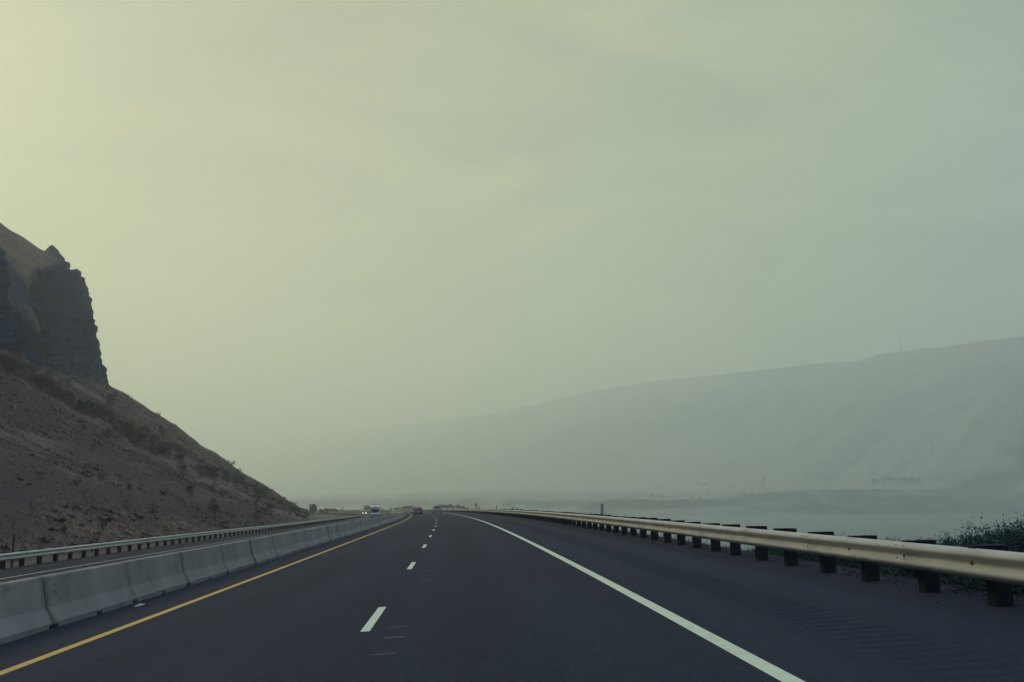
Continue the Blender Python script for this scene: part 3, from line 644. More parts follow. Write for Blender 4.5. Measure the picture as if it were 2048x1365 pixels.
for i, (s, o_, sc) in enumerate(shrub_spots):
    dz = -.10 - max(0, o_ - 8.35)*.62
    root = empty('leafy_shrub', rv(s, o_, dz - .10), rnd.uniform(0, 6.28)); root.scale = (sc*(1.15 if o_ < 10.5 else 1.35), sc*1.1, sc*(1.14 if s < 14 else .97) if o_ < 10.5 else sc*(1.66 if s < 13.5 else 1.42))
    link('foliage', shr[i % 4][0], root); link('stems', shr[i % 4][1], root); link('new_leaves', shrp, root)
    lab = tallw.get(i) or f'dark green shrub under the right guardrail, {words[i]} in the row between posts'
    tag(root, lab, 'shrub', 'green shrubs growing behind the right guardrail')

SCREE = scree
gg = np.random.default_rng(12); n_ = 9000; a_ = 4 + 90*gg.uniform(size=n_)**1.6; o_a = np.where(gg.uniform(size=n_) < .75, gg.normal(7.95, .22, n_), gg.uniform(6.9, 8.3, n_)); sz_ = gg.uniform(.006, .028, n_)*(1 + (o_a > 7.6)*.6)
x_, y_, z_ = rp(a_, o_a, .002); c_ = np.stack([x_, y_, z_], -1); tet = gg.normal(size=(n_, 4, 3)); tet /= np.linalg.norm(tet, axis=2, keepdims=True); tet[..., 2] = np.abs(tet[..., 2])*.7; tet[:, :3, 2] = 0
V = (c_[:, None] + tet*sz_[:, None, None]).reshape(-1, 3); i4 = np.arange(n_)[:, None]*4; F = np.concatenate([i4 + np.array(f) for f in ([0, 1, 2], [0, 1, 3], [1, 2, 3], [0, 2, 3])])
tag(link('shoulder_grit', mesh_np('shoulder_grit', V, F, mat('grit', (.06, .055, .06), .9, noise=((.025, .025, .032), 3, 3, .4, .6, (1, 1, 1))))), kind='stuff')
n_ = 900; a_ = 4 + 100*gg.uniform(size=n_)**1.5; o_a = gg.normal(8.25, .16, n_); x_, y_, z_ = rp(a_, o_a, -.05); hh = gg.uniform(.05, .24, n_); an = gg.uniform(0, 6.28, n_); wd = .012
c_ = np.stack([x_, y_, z_], -1); dd = np.stack([np.cos(an), np.sin(an), 0*an], 1)*wd; V = np.stack([c_ - dd, c_ + dd, c_ + np.stack([gg.normal(scale=.06, size=n_), gg.normal(scale=.06, size=n_), hh], 1)], 1).reshape(-1, 3)
tag(link('verge_weeds', mesh_np('verge_weeds', V, np.arange(len(V)).reshape(-1, 3), mat('weed_straw', (.050, .048, .046), .9))), kind='stuff')
# brush on the hillside: planted by ray onto the slope
from mathutils.bvhtree import BVHTree
nr_, nc_ = HX.shape
hill_bvh = BVHTree.FromPolygons([tuple(v) for v in P_HILL.reshape(-1, 3)], [tuple(f) for f in grid_faces(nr_, nc_)])
def on_hill(s, off):
    x, y, z = rp(s, off, 0, onroad=False); h = hill_bvh.ray_cast(Vector((float(x), float(y), 400)), Vector((0, 0, -1)))
    return h[0]
bush = {}
for key, mt in (('brown', M_BROWN), ('dark', M_BLUE), ('green', M_GREEN)):
    bush[key] = []
    for v in range(3):
        V, F = leaves_np(620, .5, .5, .82, .075, hash(key) % 7 + 11*v + {'brown': 1, 'dark': 2, 'green': 3}[key], 9, .22)
        bush[key].append((mesh_np('foliage', V, F, mt), twigs(12, .48, .85, v+3, .010).mesh('stems', M_TWIG)))
def add_bush(s, off, size, kind, label, group=None, tall=1.0, i=0):
    p = on_hill(s, off)
    if p is None: return
    root = empty('bush', p - Vector((0, 0, .05*size)), rnd.uniform(0, 6.28)); root.scale = (size, size, size*tall)
    f, t = bush[kind][i % 3]; link('foliage', f, root); link('stems', t, root)
    tag(root, label, 'bush', group)
BUSHES = [(197, -77.1, 2.4, 'dark', 1, 'dark bush below the cliff, leftmost of the row under the rock wall'), (216, -80.4, 2.3, 'dark', 1, 'dark bush just right of the first one under the rock wall'), (274, -93.7, 1.8, 'dark', .8, 'small round dark bush on the pale mound under the big cliff'), (235, -83.3, 2.0, 'green', .9, 'faint green bush at mid mound below the cliff'),
 (228, -71, 2.6, 'brown', 1.5, 'tall sparse bush standing alone right of the cliff foot'), (270, -79, 1.2, 'dark', .7, 'tiny dark bush high on the slope near the skyline'), (265, -68.2, 2.3, 'dark', 1.5, 'narrow upright dark bush high on the slope below the skyline'), (229, -62.9, .8, 'dark', .8, 'tiny bush above the scrub band in mid slope'), (290, -69.2, 1.3, 'green', .8, 'small green bush, upper of a pair near the skyline'), (286, -66.8, 1.3, 'green', .8, 'small green bush, lower of a pair near the skyline'),
 (166, -53, 1.6, 'brown', 1.0, 'reddish brown round bush on pale grass below the scrub band'), (180, -52.3, 3.0, 'brown', .8, 'widest brown bush at the lower edge of the scrub band'), (185, -49.9, 3.2, 'dark', .8, 'wide dark bush right beside the widest brown one'), (210, -65.3, 2.0, 'dark', .9, 'dark bush at the upper edge of the scrub band'), (164, -56.6, 1.0, 'dark', .8, 'small dark bush on pale grass left of the reddish brown one'), (165, -58.5, .9, 'brown', .8, 'small brown bush nearest the scrub band on its lower side'),
 (164, -40.2, 1.6, 'brown', 1.4, 'upright brown bush in the open middle of the lower slope'), (138, -33, 1.4, 'dark', 1.4, 'upright dark bush low on the slope, above the guardrail'), (129, -27.8, 1.6, 'dark', 1.4, 'larger upright dark bush just above the guardrail'), (163, -35.4, 1.3, 'brown', .9, 'brown bush right of the upright dark one low on the slope'), (162, -33.4, 1.2, 'brown', .9, 'low brown bush on pale grass near the guardrail bend'), (181, -31.4, 2.2, 'green', 1.0, 'green rounded bush low on the slope toward the far end'), (171, -27.4, 2.0, 'brown', .9, 'brown bush at the slope foot below the green one'), (148, -25.7, 1.6, 'brown', 1.0, 'brown bush at the slope foot close behind the guardrail'),
 (84, -27.3, .75, 'dark', .7, 'small dark bush low on the near slope, upper of two'), (81, -26.3, .8, 'dark', .7, 'small dark bush low on the near slope, lower of two'), (97, -34.1, .7, 'brown', .8, 'small brown bush in the dark patch of the near slope'), (104, -28.7, 1.3, 'green', .9, 'pale grey green bush on the lower near slope'), (341, -62.7, 2.4, 'dark', .9, 'dark bushy juniper standing out on the skyline of the slope'), (92, -35.5, .7, 'dark', .7, 'tiny dark bush in the middle of the near slope'), (72, -26, .6, 'brown', 1.2, 'thin brown bush low at the left behind the guardrail'), (120, -25, 1.0, 'dark', .8, 'dark bush at the slope foot in mid distance behind the guardrail'),
 (328, -47.6, 1.5, 'dark', .7, 'small dark bush on the low skyline, uppermost of three'), (329, -43.9, 1.5, 'dark', .7, 'small dark bush on the low skyline, middle of three'), (328, -40.4, 1.8, 'dark', .7, 'small dark bush on the low skyline, lowest of three'),
 (205, -82.9, 3.4, 'dark', 1.2, 'big dark bush against the cliff foot at the left photo edge'), (249, -94.3, 3.6, 'dark', 1.3, 'tall dark juniper at the foot of the big cliff'), (322, -82.7, 1.2, 'dark', 1.6, 'tiny thin juniper on the skyline high above the slope')]
for i, (s, o_, sz, kd, tl, lab) in enumerate(BUSHES): add_bush(s, o_, sz*1.25, kd, lab, 'bushes dotted over the left hillside', tl, i)
BAND = [(177,-74.3),(177,-73.3),(179,-72.3),(177,-70.1),(182,-70.2),(184,-69.5),(188,-69.5),(182,-66.8),(184,-65.6),(183,-63.7),(184,-62.4),(190,-62.5),(208,-66.5),(201,-63.1),(190,-57.8),(194,-57.1),(198,-56.4),(200,-54.8),(200,-53),(206,-52.9),(230,-56.6),(208,-50.6),(237,-56.3),(223,-51.5),(235,-52),(222,-47.4),(191,-42.2),(200,-42.5),(237,-47.6),(211,-41.7),(220,-41.5),(221,-40),(241,-41.1),(230,-37.2),(228,-34.6),(238,-33.9),(238,-31.9),(272,-33.4),(313,-35.4),(215,-36.3),(296,-53.7),(265,-41.2)]
k = 0
for s, o_ in BAND:
    for j in range(2):
        add_bush(s + rnd.uniform(-5, 5)*j, o_ + rnd.uniform(-1.4, 1.4)*j, rnd.uniform(2.6, 4.3) * (1 if s < 215 else .62), rnd.choice(['brown', 'dark', 'dark', 'brown']), 'dark leafless bush in the long scrub band running diagonally down the hillside', 'scrub band across the left hillside', rnd.uniform(.6, .95), k); k += 1

# dry grass tufts and low sage on the slope (nobody could count them)
def scatter(n, seed, smin, smax, rmin, rmax, hmin, hmax, wid, blades, dens):
    g = np.random.default_rng(seed); a = g.uniform(smin, smax, n*3); r_ = g.uniform(rmin, rmax, n*3)
    ii = np.clip(np.searchsorted(hs, a), 1, len(hs)-1); rr_ = r_.astype(int); p = P_HILL[ii, rr_] + (P_HILL[ii, rr_+1] - P_HILL[ii, rr_])*(r_-rr_)[:, None]
    tt = g.uniform(size=len(a))[:, None]; p = p*(1-tt) + (P_HILL[ii-1, rr_] + (P_HILL[ii-1, rr_+1] - P_HILL[ii-1, rr_])*(r_-rr_)[:, None])*tt
    keep = (vnoise(p[:, 0]*.11, p[:, 1]*.07, p[:, 2]*.11)*.6 + vnoise(p[:, 0]*.5, p[:, 1]*.5, p[:, 2]*.5)*.5 > dens)[:]
    keep &= g.uniform(size=len(p)) > .8*SCREE[ii, rr_]
    p = p[keep][:n]; n = len(p); Vs = []
    for b_ in range(blades):
        an = g.uniform(0, 2*np.pi, n); h_ = g.uniform(hmin, hmax, n); le = g.normal(scale=.35, size=(n, 2))*h_[:, None]
        d = np.stack([np.cos(an), np.sin(an), 0*an], 1)*(wid*g.uniform(.6, 1.2, n))[:, None]
        c = p + np.stack([g.normal(scale=wid*.7, size=n), g.normal(scale=wid*.7, size=n), 0*an - .03], 1)
        Vs.append(np.stack([c - d, c + d, c + np.stack([le[:, 0], le[:, 1], h_], 1)], 1))
    V = np.concatenate(Vs).reshape(-1, 3); return V, np.arange(len(V)).reshape(-1, 3)
V, F = scatter(60000, 5, 18, 175, 1, 90, .08, .28, .055, 3, -.35)
tag(link('dry_grass', mesh_np('dry_grass', V, F, mat('dry_grass_straw', (.215, .160, .118), .9, noise=((.105, .082, .076), .25, 4, .35, .65, (1, 1, 1))))), kind='stuff')
V, F = scatter(14000, 6, 100, 345, 5, 118, .25, .6, .16, 3, -.05)
tag(link('dry_grass', mesh_np('dry_grass', V, F, MATS['dry_grass_straw'])), kind='stuff')
def clump_field(n, seed, smin, smax, rmin, rmax, size0, size1, dens, nl=16):
    Vp, Fp = scatter(n, seed, smin, smax, rmin, rmax, .1, .11, .01, 1, dens); c = Vp[0::3]; g = np.random.default_rng(seed); n = len(c)
    d = g.normal(size=(n, nl, 3)); d /= np.linalg.norm(d, axis=2, keepdims=True); d[..., 2] = np.abs(d[..., 2])*.75; sz = g.uniform(size0, size1, n)[:, None, None]
    p = c[:, None] + d*sz*.5*g.uniform(.5, 1, (n, nl, 1)); a = g.normal(size=(n, nl, 3)); a /= np.linalg.norm(a, axis=2, keepdims=True); b_ = np.cross(a, g.normal(size=(n, nl, 3))); b_ /= np.linalg.norm(b_, axis=2, keepdims=True)
    V = np.stack([p - a*sz*.22, p + b_*sz*.14, p + a*sz*.22, p - b_*sz*.14], 2).reshape(-1, 3); return V, np.arange(len(V)).reshape(-1, 4)
V, F = clump_field(3400, 8, 18, 340, 1, 110, .25, .9, -.05)
tag(link('low_sagebrush', mesh_np('low_sagebrush', V, F, M_BLUE)), kind='stuff')
V, F = clump_field(2200, 9, 18, 340, 1, 112, .2, .7, -.1)
tag(link('low_sagebrush', mesh_np('low_sagebrush', V, F, M_BROWN)), kind='stuff')

# ------------------------------------------------------------------ trees beyond the bend, standing on the river bank
bank_bvh = BVHTree.FromPolygons([tuple(v) for v in np.stack([GX, GY, H_BANK], -1).reshape(-1, 3)], [tuple(f) for f in grid_faces(*GX.shape)])
def tree(name, X, Y, top, width, kind, label, seed, cat='tree', group='bushes and trees on the bank beyond the bend'):
    h_ = bank_bvh.ray_cast(Vector((X, Y, 300)), Vector((0, 0, -1)))[0]
    if h_ is None: return
    Ht = top - h_.z; root = empty(name, h_); tag(root, label, cat, group); g = random.Random(seed)
    tr = MB(); th0 = .035*Ht + .05; tr.tube((0, 0, -.4), (g.uniform(-.1, .1)*width, 0, Ht*.45), th0, th0*.6, 7); tr.tube((g.uniform(-.02, .02), 0, Ht*.42), (g.uniform(-.2, .2)*width, .1, Ht*.86), th0*.6, th0*.2, 6)
    for q_ in range(6):
        t = g.uniform(0, 6.28); z0 = Ht*g.uniform(.2, .6); tr.tube((0, 0, z0), (math.cos(t)*width*.4, math.sin(t)*width*.4, z0 + Ht*.25), th0*.35, th0*.1, 5)
    tr.build('trunk', M_TWIG, root)
    if kind == 'poplar':
        V, F = leaves_np(500, width*.42, width*.42, Ht*1.2, .35, seed, 12, .5, base=Ht*.02); V[:, 2] = np.minimum(V[:, 2], Ht)
    elif kind == 'sparse':
        V, F = leaves_np(260, width*.5, width*.5, Ht*.95, .35, seed, 7, .45, base=Ht*.1)
    else:
        V, F = leaves_np(900, width*.55, width*.5, Ht*.98, .42, seed, 11, .5, base=Ht*.04)
    link('crown', mesh_np('crown', V, F, M_TREEF), root)
def bear(px, D):  # bearing in the photograph -> position at distance D
    return (px - 1024)/1991.1*D*.9865, D
TREES = [(625, 395, 1013, 17, 'round', 'dark leafy tree at the foot of the slope end, left of the bend'), (612, 372, 1019, 12, 'round', 'low dark bush against the end of the slope'), (643, 520, 1020, 11, 'round', 'leftmost grey bush in the row beyond the guardrail bend'), (652, 520, 1018.5, 14, 'round', 'second grey bush in the row beyond the guardrail bend'), (663, 530, 1018, 14, 'round', 'third and widest grey bush in the row beyond the guardrail bend'), (672, 530, 1018.5, 11, 'round', 'rightmost grey bush in the row beyond the guardrail bend'), (684, 520, 1017.5, 8, 'sparse', 'small spindly tree between the bushes and the oncoming cars'),
 (734, 560, 1013, 12, 'round', 'dark tree behind the headlights, left of the motorhome'), (744, 570, 1014, 13, 'round', 'dark tree directly behind the motorhome'), (766, 620, 1018, 8, 'sparse', 'low bush just right of the motorhome'), (785, 640, 1017, 10, 'round', 'low dark bush left of the white van'), (794, 640, 1016, 12, 'round', 'dark bush behind the white van'), (806, 650, 1015.5, 14, 'round', 'dark bush above the white van roof'), (817, 650, 1013.5, 14, 'round', 'taller dark bush behind the silver car in the left lane'), (828, 660, 1014.5, 12, 'round', 'dark bush just left of the red car roof'),
 (884, 640, 1011, 14, 'round', 'dark tree just right of the pickup truck'), (893, 650, 1011.5, 14, 'round', 'second tree right of the pickup truck'), (903, 650, 1010.5, 15, 'round', 'tallest of the trees right of the pickup truck'), (913, 650, 1011.5, 14, 'round', 'fourth tree right of the pickup truck'), (922, 650, 1013.5, 14, 'round', 'lower tree at the right end of the tree row'), (933, 650, 1016, 12, 'sparse', 'scraggly low bush past the tree row'), (952.5, 600, 1007.5, 7, 'poplar', 'slim pointed tree standing alone over the right guardrail'), (958.5, 600, 1014.5, 3, 'poplar', 'tiny pointed tree beside the slim one'), (1024, 560, 1016.5, 9, 'sparse', 'low scrubby bush over the guardrail, left one'), (1033, 560, 1017, 10, 'sparse', 'low scrubby bush over the guardrail, middle one'), (1042, 560, 1018, 8, 'sparse', 'low scrubby bush over the guardrail, right one')]
for i, (px, D, ty, w, kd, lab) in enumerate(TREES):
    X, Y = bear(px, D); tree('tree' if kd != 'sparse' else 'scrubby_tree', X, Y, EYE + (1013 - ty)/1991.1*D, w*D/1991.1, kd, lab, 100+i)

# ------------------------------------------------------------------ far shore: groves, wind turbines, pylons
far_pts = np.stack([FX, FY, FZ], -1)
far_bvh = BVHTree.FromPolygons([tuple(v) for v in far_pts.reshape(-1, 3)], [tuple(f) for f in grid_faces(*FX.shape)])
cdir = lambda px, py: Vector(((px-1024)/1991.1, math.cos(.164451) - (682.5-py)/1991.1*math.sin(.164451), math.sin(.164451) + (682.5-py)/1991.1*math.cos(.164451))).normalized()
def far_ground(px, py, lo=0):
    h_ = far_bvh.ray_cast(Vector((0, 0, EYE)), cdir(px, py)); return h_[0]
Vs, Fs, nb = [], [], 0
g = random.Random(3)
groves = [(g.uniform(1745, 1840), g.uniform(962, 970), g.uniform(9, 15)) for i in range(34)] + [(g.uniform(1390, 1425), g.uniform(969, 975), g.uniform(5, 9)) for i in range(12)] + [(g.uniform(1880, 1905), g.uniform(962, 965), g.uniform(6, 9)) for i in range(6)]  # first cluster: trees standing in for a dark rock mound in shadow
groves += [(1775, 866, 7), (1678, 843, 7), (1861, 836, 6), (1717, 852, 6), (1684, 880, 7), (1541, 921, 7), (1700, 905, 5), (1963, 952, 6)] + [(g.uniform(1250, 2040), g.uniform(950, 1012), g.uniform(3, 7)) for i in range(110)]
for i, (px, py, hgt) in enumerate(groves):
    p = far_ground(px, py)
    if p is None: continue
    V, F = leaves_np(70, hgt*.6, hgt*.6, hgt, hgt*.28, i, 5, .6); Vs.append(V + np.array(p)); Fs.append(F + nb); nb += len(V)
tag(link('far_shore_trees', mesh_np('far_shore_trees', np.concatenate(Vs), np.concatenate(Fs), M_TREEF)), kind='stuff')
M_TURB = mat('turbine_grey', (.38, .40, .40), .6)
def turbine(u, hub, R_, rot, yaw, label):
    zr_ = float(np.interp(u, ridge_u, ridge_z)); X = 1760 + RU[0]*u - RV_[0]*25; Y = 3300 + RU[1]*u - RV_[1]*25
    root = empty('wind_turbine', (X, Y, zr_ - 3), yaw); tag(root, label, 'wind turbine', 'wind turbines on the far ridge')
    MB().tube((0, 0, -4), (0, 0, hub), 2.3, 1.4, 12).build('tower', M_TURB, root)
    MB().box(-1.9, 1.9, -3, 7, hub-.2, hub+3.6, bev=.5).build('nacelle', M_TURB, root)
    MB().tube((0, -5.5, hub+1.7), (0, -3, hub+1.7), .6, 1.7, 10).build('rotor_hub', M_TURB, root)
    for k_ in range(3):
        a = rot + k_*2*math.pi/3; d = Vector((math.sin(a), 0, math.cos(a))); e = Vector((math.cos(a), .25, -math.sin(a))); c0 = Vector((0, -4.3, hub+1.7)); b_ = MB(); secs = []
        for t, w_ in ((.0, 1.4), (.12, 3.0), (.3, 2.6), (.7, 1.6), (1, .5)):
            c_ = c0 + d*R_*t; secs.append([c_ - e*w_*.5, c_ + Vector((0, -.25*w_, 0)), c_ + e*w_*.6, c_ + Vector((0, .2*w_, 0))])
        b_.loft(secs); b_.build('blade', M_TURB, root)
turbine(560, 66, 36, R(55), R(-20), 'largest wind turbine, on the right part of the ridge, blades spread wide')
turbine(1890, 74, 42, R(-35), R(-10), 'wind turbine on the middle ridge with one blade pointing up left')
turbine(1530, 46, 34, R(30), R(-10), 'small wind turbine right of the middle one, only its top showing')
turbine(2420, 74, 40, R(-60), R(-10), 'wind turbine on the left part of the hazy ridge')
turbine(1230, 40, 30, R(10), R(-15), 'tiny wind turbine low on the ridge between middle and largest')
turbine(2950, 78, 42, R(20), R(-10), 'leftmost and faintest wind turbine on the ridge')
M_PYL = mat('pylon_steel', (.16, .17, .18), .6)
def pylon(px, py, Ht, label):
    p = far_ground(px, py)
    if p is None: return
    root = empty('power_pylon', p - Vector((0, 0, .5))); root.rotation_euler.z = R(25); tag(root, label, 'pylon', 'lattice power pylons on the far shore')
    tw = MB(); W0, W1 = Ht*.11, Ht*.022; zs = [0, .2, .38, .54, .68, .8, .9, 1.0]
    def cn(t, i): w_ = W0*(1-t)**1.2 + W1; return Vector(((-1, 1, 1, -1)[i]*w_, (-1, -1, 1, 1)[i]*w_, Ht*t))
    for a, b_ in zip(zs[:-1], zs[1:]):
        for i in range(4):
            j = (i+1) % 4; tw.tube(cn(a, i), cn(b_, i), .28, n=4); tw.tube(cn(a, i), cn(b_, j), .16, n=4); tw.tube(cn(a, j), cn(b_, i), .16, n=4); tw.tube(cn(b_, i), cn(b_, j), .16, n=4)
    tw.build('lattice_tower', M_PYL, root)
    for t, w_ in ((.74, .24), (.86, .19), (.97, .14)):
        am_ = MB(); am_.tube((-Ht*w_, 0, Ht*t), (Ht*w_, 0, Ht*t), .25, n=4).tube((-Ht*w_, 0, Ht*t), (0, 0, Ht*(t+.045)), .18, n=4).tube((Ht*w_, 0, Ht*t), (0, 0, Ht*(t+.045)), .18, n=4); am_.build('cross_arm', M_PYL, root)
pylon(1864, 914, 46, 'rightmost faint lattice pylon on the far slope'); pylon(1722, 922, 42, 'middle faint lattice pylon on the far slope'); pylon(1528, 985, 40, 'left faint lattice pylon near the far shore cliffs')

# ------------------------------------------------------------------ vehicles
M_GLASS = mat('vehicle_glass', (.02, .028, .035), .12, spec=.6); M_TYRE = mat('tyre_rubber', (.014, .015, .018), .9); M_RIM = mat('wheel_rim', (.20, .21, .22), .4, .6)
M_TAIL = mat('tail_lamp', (.30, .02, .02), .35); M_BLK = mat('dark_trim', (.022, .026, .032), .7); M_PLATE = mat('plate_white', (.45, .47, .50), .6); M_CHROME = mat('bumper_grey', (.13, .14, .16), .4, .4)
M_HEAD = mat('headlamp_lit', (.9, .9, .8), .3, emit=((1.0, .86, .68), 38.0)); M_HEADOFF = mat('headlamp_off', (.30, .33, .36), .2, spec=.5); M_FOG = mat('amber_lamp_lit', (.8, .5, .1), .3, emit=((1.0, .72, .12), 70.0))
def paint(name, c, r=.35): return mat(name, c, r, spec=.5)
def wheel(root, x, y, r, w, out):
    t = MB().tube((x - w/2, y, r), (x + w/2, y, r), r, n=20).build('wheel', M_TYRE, root)
    MB().tube((x + out*(w/2+.002), y, r), (x + out*(w/2+.02), y, r), r*.62, r*.55, 14).build('rim', M_RIM, t)
def ring(y, w, z0, z1, r=.12):
    return [(-w+r*.6, y, z0), (-w, y, z0+r), (-w, y, z1-r), (-w+r*.5, y, z1-r*.25), (-w+r*1.3, y, z1), (w-r*1.3, y, z1), (w-r*.5, y, z1-r*.25), (w, y, z1-r), (w, y, z0+r), (w-r*.6, y, z0)]
def face_panel(root, name, m, a, b_, c, d, ins, out_):
    """window panel inset in the quad a b c d (corners), pushed out along its normal"""
    a, b_, c, d = map(Vector, (a, b_, c, d)); nn = (b_-a).cross(d-a).normalized()
    def bl(u, v): return (a*(1-u)+b_*u)*(1-v) + (d*(1-u)+c*u)*v
    q_ = [bl(ins, ins*1.3), bl(1-ins, ins*1.3), bl(1-ins, 1-ins*1.3), bl(ins, 1-ins*1.3)]
    mb = MB(); mb.add([p + nn*out_ for p in q_] + [p - nn*.02 for p in q_], [(0, 1, 2, 3), (7, 6, 5, 4), (0, 4, 5, 1), (1, 5, 6, 2), (2, 6, 7, 3), (3, 7, 4, 0)]); mb.build(name, m, root)
def car(name, label, cat, s, off, L, W, Ht, pm, style='suv', oncoming=False, lit=False, amber=False, group=None, zoff=0.0):
    rz = -heading(s) + (math.pi if oncoming else 0); root = empty(name, rv(s, off, zoff), rz); root.rotation_euler.y = -BANK*(-1 if oncoming else 1); tag(root, label, cat, group)
    w = W/2; h = L/2; belt = Ht*.58 if style != 'pickup' else 1.08; hood = belt*.93; wr = .36 if style != 'sedan' else .32
    b_ = MB(); b_.loft([ring(-h, w*.90, .42, belt*.86), ring(-h+.08, w*.96, .32, belt*.97), ring(-h+.5, w, .27, belt), ring(h*.42, w, .27, belt), ring(h*.62, w*.98, .27, hood), ring(h-.25, w*.93, .30, hood*.9), ring(h, w*.84, .40, hood*.74)])
    body = b_.build('body', pm, root)
    # greenhouse
    if style == 'suv': y0, y1, yr0, yr1 = -h+.12, h*.45, -h+.42, h*.18
    elif style == 'sedan': y0, y1, yr0, yr1 = -h+.75, h*.45, -h+1.45, h*.10
    else: y0, y1, yr0, yr1 = -h+1.95, h*.45, -h+2.15, h*.16
    wb, wt = w*.92, w*.76; lo = [(-wb, y0, belt-.03), (wb, y0, belt-.03), (wb, y1, belt-.03), (-wb, y1, belt-.03)]; mid = [(-wt, yr0, Ht-.07), (wt, yr0, Ht-.07), (wt, yr1, Ht-.07), (-wt, yr1, Ht-.07)]; tp = [(-wt+.12, yr0+.15, Ht), (wt-.12, yr0+.15, Ht), (wt-.12, yr1-.2, Ht), (-wt+.12, yr1-.2, Ht)]
    MB().loft([lo, mid, tp]).build('cabin', pm, root)
    face_panel(root, 'rear_window', M_GLASS, lo[0], lo[1], mid[1], mid[0], .10, .006); face_panel(root, 'windshield', M_GLASS, lo[2], lo[3], mid[3], mid[2], .07, .006)
    face_panel(root, 'side_window', M_GLASS, lo[1], lo[2], mid[2], mid[1], .09, .006); face_panel(root, 'side_window', M_GLASS, lo[3], lo[0], mid[0], mid[3], .09, .006)
    MB().box(-w*.93, w*.93, -h-.07, -h+.10, .36, .60, bev=.04).build('rear_bumper', M_BLK if style == 'suv' else M_CHROME, root)
    MB().box(-w*.86, w*.86, h-.12, h+.06, .34, .56, bev=.04).build('front_bumper', M_BLK, root)
    MB().box(-.19, .19, -h-.085, -h-.072, .62 if style == 'suv' else .42, .76 if style == 'suv' else .56, bev=.004).build('licence_plate', M_PLATE, root)
    for sx in (-1, 1):
        MB().box(sx*w*.84-.10, sx*w*.84+.10, -h-.02, -h+.12, belt*.68, belt*.95, bev=.02).build('taillight', M_TAIL, root)
        MB().box(sx*w*.66-.14, sx*w*.66+.14, h-.10, h+.035, hood*.56, hood*.74, bev=.02).build('headlight', M_HEAD if lit else M_HEADOFF, root)
        MB().box(sx*(w+.10)-.11, sx*(w+.10)+.11, h*.34, h*.34+.10, belt-.02, belt+.17, bev=.03).build('side_mirror', M_BLK, root)
        for y_ in (-h*.60, h*.62): wheel(root, sx*(w-.12), y_, wr, .24, sx)
    if amber: MB().box(-w*.95, -w*.72, h-.05, h+.05, .40, .52, bev=.02).build('fog_light', M_FOG, root)
    if style == 'pickup':
        MB().box(-w*.80, w*.80, -h-.012, -h+.02, .62, 1.00, bev=.015).build('tailgate', pm, root)
        MB().box(-w*.18, w*.18, -h-.03, -h-.013, .86, .92, bev=.006).build('tailgate_handle', M_BLK, root)
    if style == 'suv':
        for sx in (-1, 1): MB().tube((sx*wt*.86, yr0+.2, Ht+.03), (sx*wt*.86, yr1-.3, Ht+.03), .022, n=6).build('roof_rail', M_BLK, root)
    return root
PR = paint('paint_red', (.19, .018, .040), .5); PS = paint('paint_silver', (.27, .28, .27), .4); PW = paint('paint_white', (.42, .46, .46)); PD = paint('paint_dark', (.035, .045, .055)); PG = paint('paint_pale', (.50, .55, .52))
car('red_car', 'red sport utility vehicle driving ahead in the left lane', 'car', 213, -2.35, 4.4, 1.84, 1.62, PR)
car('pickup_truck', 'silver pickup truck driving ahead in the right lane', 'pickup truck', 237, 2.1, 5.6, 1.96, 1.80, PS, 'pickup')
car('silver_car', 'pale sport utility vehicle partly hidden behind the red car', 'car', 258, -3.0, 4.7, 1.88, 1.72, PW)
def van(name, label, s, off, L, W, Ht, pm):
    root = empty(name, rv(s, off), -heading(s)); tag(root, label, 'van'); w = W/2; h = L/2
    MB().loft([ring(-h, w*.95, .45, Ht*.96, .2), ring(-h+.15, w, .35, Ht, .2), ring(h*.45, w, .35, Ht, .2), ring(h*.72, w*.96, .35, Ht*.60, .2), ring(h, w*.9, .40, Ht*.45, .2)]).build('body', pm, root)
    for sx in (-1, 1):
        MB().box(sx*w*.48-w*.34, sx*w*.48+w*.34, -h-.012, -h+.02, Ht*.58, Ht*.84, bev=.02).build('rear_window', M_GLASS, root); MB().box(sx*w*.88-.07, sx*w*.88+.07, -h-.02, -h+.1, Ht*.36, Ht*.55, bev=.02).build('taillight', M_TAIL, root)
        for y_ in (-h*.6, h*.6): wheel(root, sx*(w-.14), y_, .37, .25, sx)
    MB().box(-w*.95, w*.95, -h-.08, -h+.08, .38, .58, bev=.04).build('rear_bumper', M_BLK, root)
van('white_van', 'tiny pale van far ahead where the road bends left', 440, -3.4, 5.4, 2.0, 2.3, PG)
car('oncoming_car', 'oncoming car with a bright headlight and amber lamp, beyond the left guardrail', 'car', 470, -12.6, 4.6, 1.8, 1.5, PD, 'sedan', True, True, True, 'oncoming cars in the far bend')
car('oncoming_car', 'oncoming car with bright headlights nearest the motorhome', 'car', 462, -8.6, 4.6, 1.8, 1.6, PD, 'suv', True, True, False, 'oncoming cars in the far bend')
car('oncoming_car', 'small dark oncoming car without lights, left of the headlights', 'car', 505, -13.2, 4.7, 1.85, 1.7, PD, 'suv', True, False, False, 'oncoming cars in the far bend')
car('oncoming_car', 'leftmost dark car behind the far guardrail', 'car', 522, -13.6, 4.7, 1.85, 1.7, PD, 'suv', True, False, False, 'oncoming cars in the far bend')

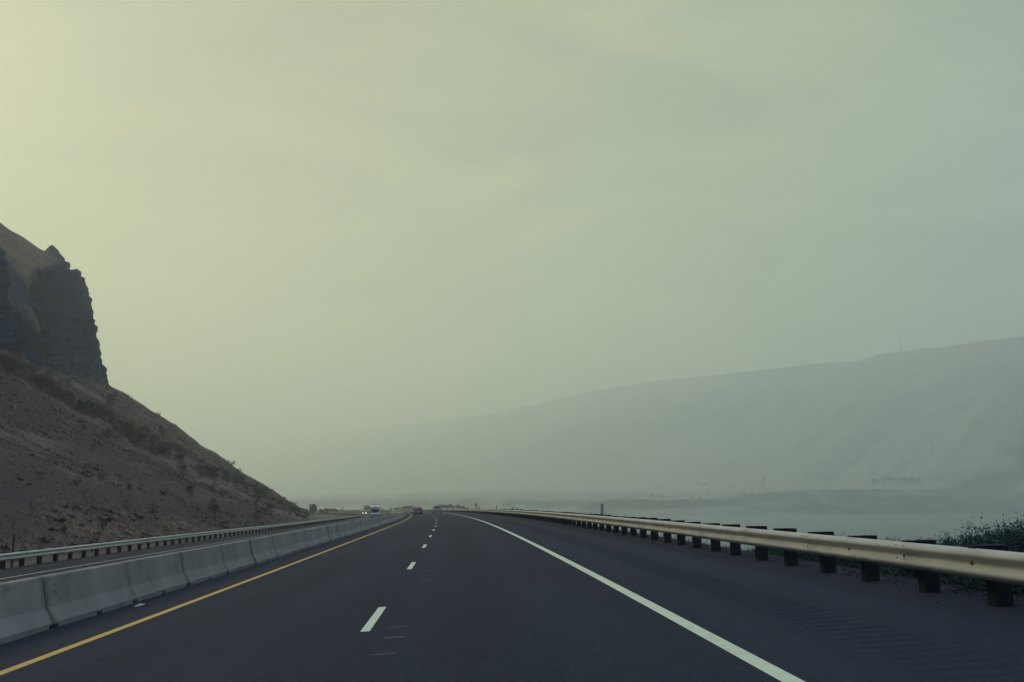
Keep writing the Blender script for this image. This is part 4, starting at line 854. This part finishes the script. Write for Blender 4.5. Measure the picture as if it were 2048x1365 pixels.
def motorhome(s, off):
    root = empty('motorhome', rv(s, off), -heading(s) + math.pi); root.rotation_euler.y = BANK; tag(root, 'white motorhome with overcab bulge driving toward the camera beyond the barrier', 'motorhome')
    PB = paint('paint_cream', (.56, .58, .55), .5); W2 = 1.2; Ht = 3.15
    MB().loft([ring(-4.2, W2*.97, .55, Ht-.08, .14), ring(-4.1, W2, .5, Ht, .16), ring(1.9, W2, .5, Ht, .16), ring(2.0, W2*.98, .6, Ht-.05, .16)]).build('house_body', PB, root)
    def bulge(y, w_, z0, z1): return ring(y, w_, z0, z1, .2)
    MB().loft([bulge(1.98, W2*.985, 2.02, Ht-.03), bulge(2.7, W2*.96, 2.06, Ht-.10), bulge(3.15, W2*.90, 2.14, Ht-.32), bulge(3.42, W2*.80, 2.28, Ht-.55)]).build('overcab_bunk', PB, root)
    MB().box(-.52, .52, 3.05, 3.40, 2.50, 2.72, Matrix.Identity(4), .03).build('bunk_window', M_GLASS, root)
    cw = 1.0
    MB().loft([ring(2.01, cw, .45, 2.06, .1), ring(2.35, cw, .45, 2.05, .1), ring(3.05, cw*.98, .45, 1.28, .1), ring(3.75, cw*.95, .47, 1.16, .12), ring(4.0, cw*.88, .52, 1.0, .12)]).build('cab', PB, root)
    face_panel(root, 'windshield', M_GLASS, (cw*.97, 3.05, 1.27), (-cw*.97, 3.05, 1.27), (-cw*.95, 2.36, 2.04), (cw*.95, 2.36, 2.04), .05, .03)
    MB().box(-.55, .55, 3.93, 4.03, .70, .95, bev=.02).build('grille', M_BLK, root); MB().box(-cw*.98, cw*.98, 3.95, 4.14, .40, .62, bev=.04).build('front_bumper', M_CHROME, root)
    MB().box(-.62, .30, -.6, .5, Ht-.01, Ht+.24, bev=.05).build('roof_air_conditioner', PB, root); MB().box(-.9, .9, 1.2, 1.25, Ht-.01, Ht+.10, bev=.01).build('roof_rack', M_BLK, root)
    for sx in (-1, 1):
        MB().box(sx*.76-.14, sx*.76+.14, 3.90, 4.02, .74, .94, bev=.02).build('headlight', M_HEADOFF, root)
        MB().box(sx*1.22-.09, sx*1.22+.09, 2.75, 2.87, 1.30, 1.72, bev=.03).build('side_mirror', M_BLK, root)
        wheel(root, sx*.92, 3.15, .40, .26, sx); wheel(root, sx*.98, -1.9, .40, .42, sx)
        MB().box(sx*(W2+.004)-.006, sx*(W2+.004)+.006, -2.8, -1.2, 1.7, 2.4).build('side_window', M_GLASS, root)
    return root
motorhome(252, -12.6)
#OBJ_END

# ------------------------------------------------------------------ haze (wildfire smoke filling the gorge)
HB = MB().box(-6400, 6900, -850, 11400, ZW-1.2 if False else ZW-2.6, 790)
hm = bpy.data.materials.new('haze'); hm.use_nodes = True; n, l = hm.node_tree.nodes, hm.node_tree.links
n.remove(n['Principled BSDF']); pv = N(n, 'ShaderNodeVolumePrincipled')
pv.inputs['Color'].default_value = (.91, .985, .955, 1); pv.inputs['Density'].default_value = 4.4e-4; pv.inputs['Anisotropy'].default_value = .55
l.new(pv.outputs[0], n['Material Output'].inputs['Volume'])
tag(HB.build('haze', hm), kind='stuff')
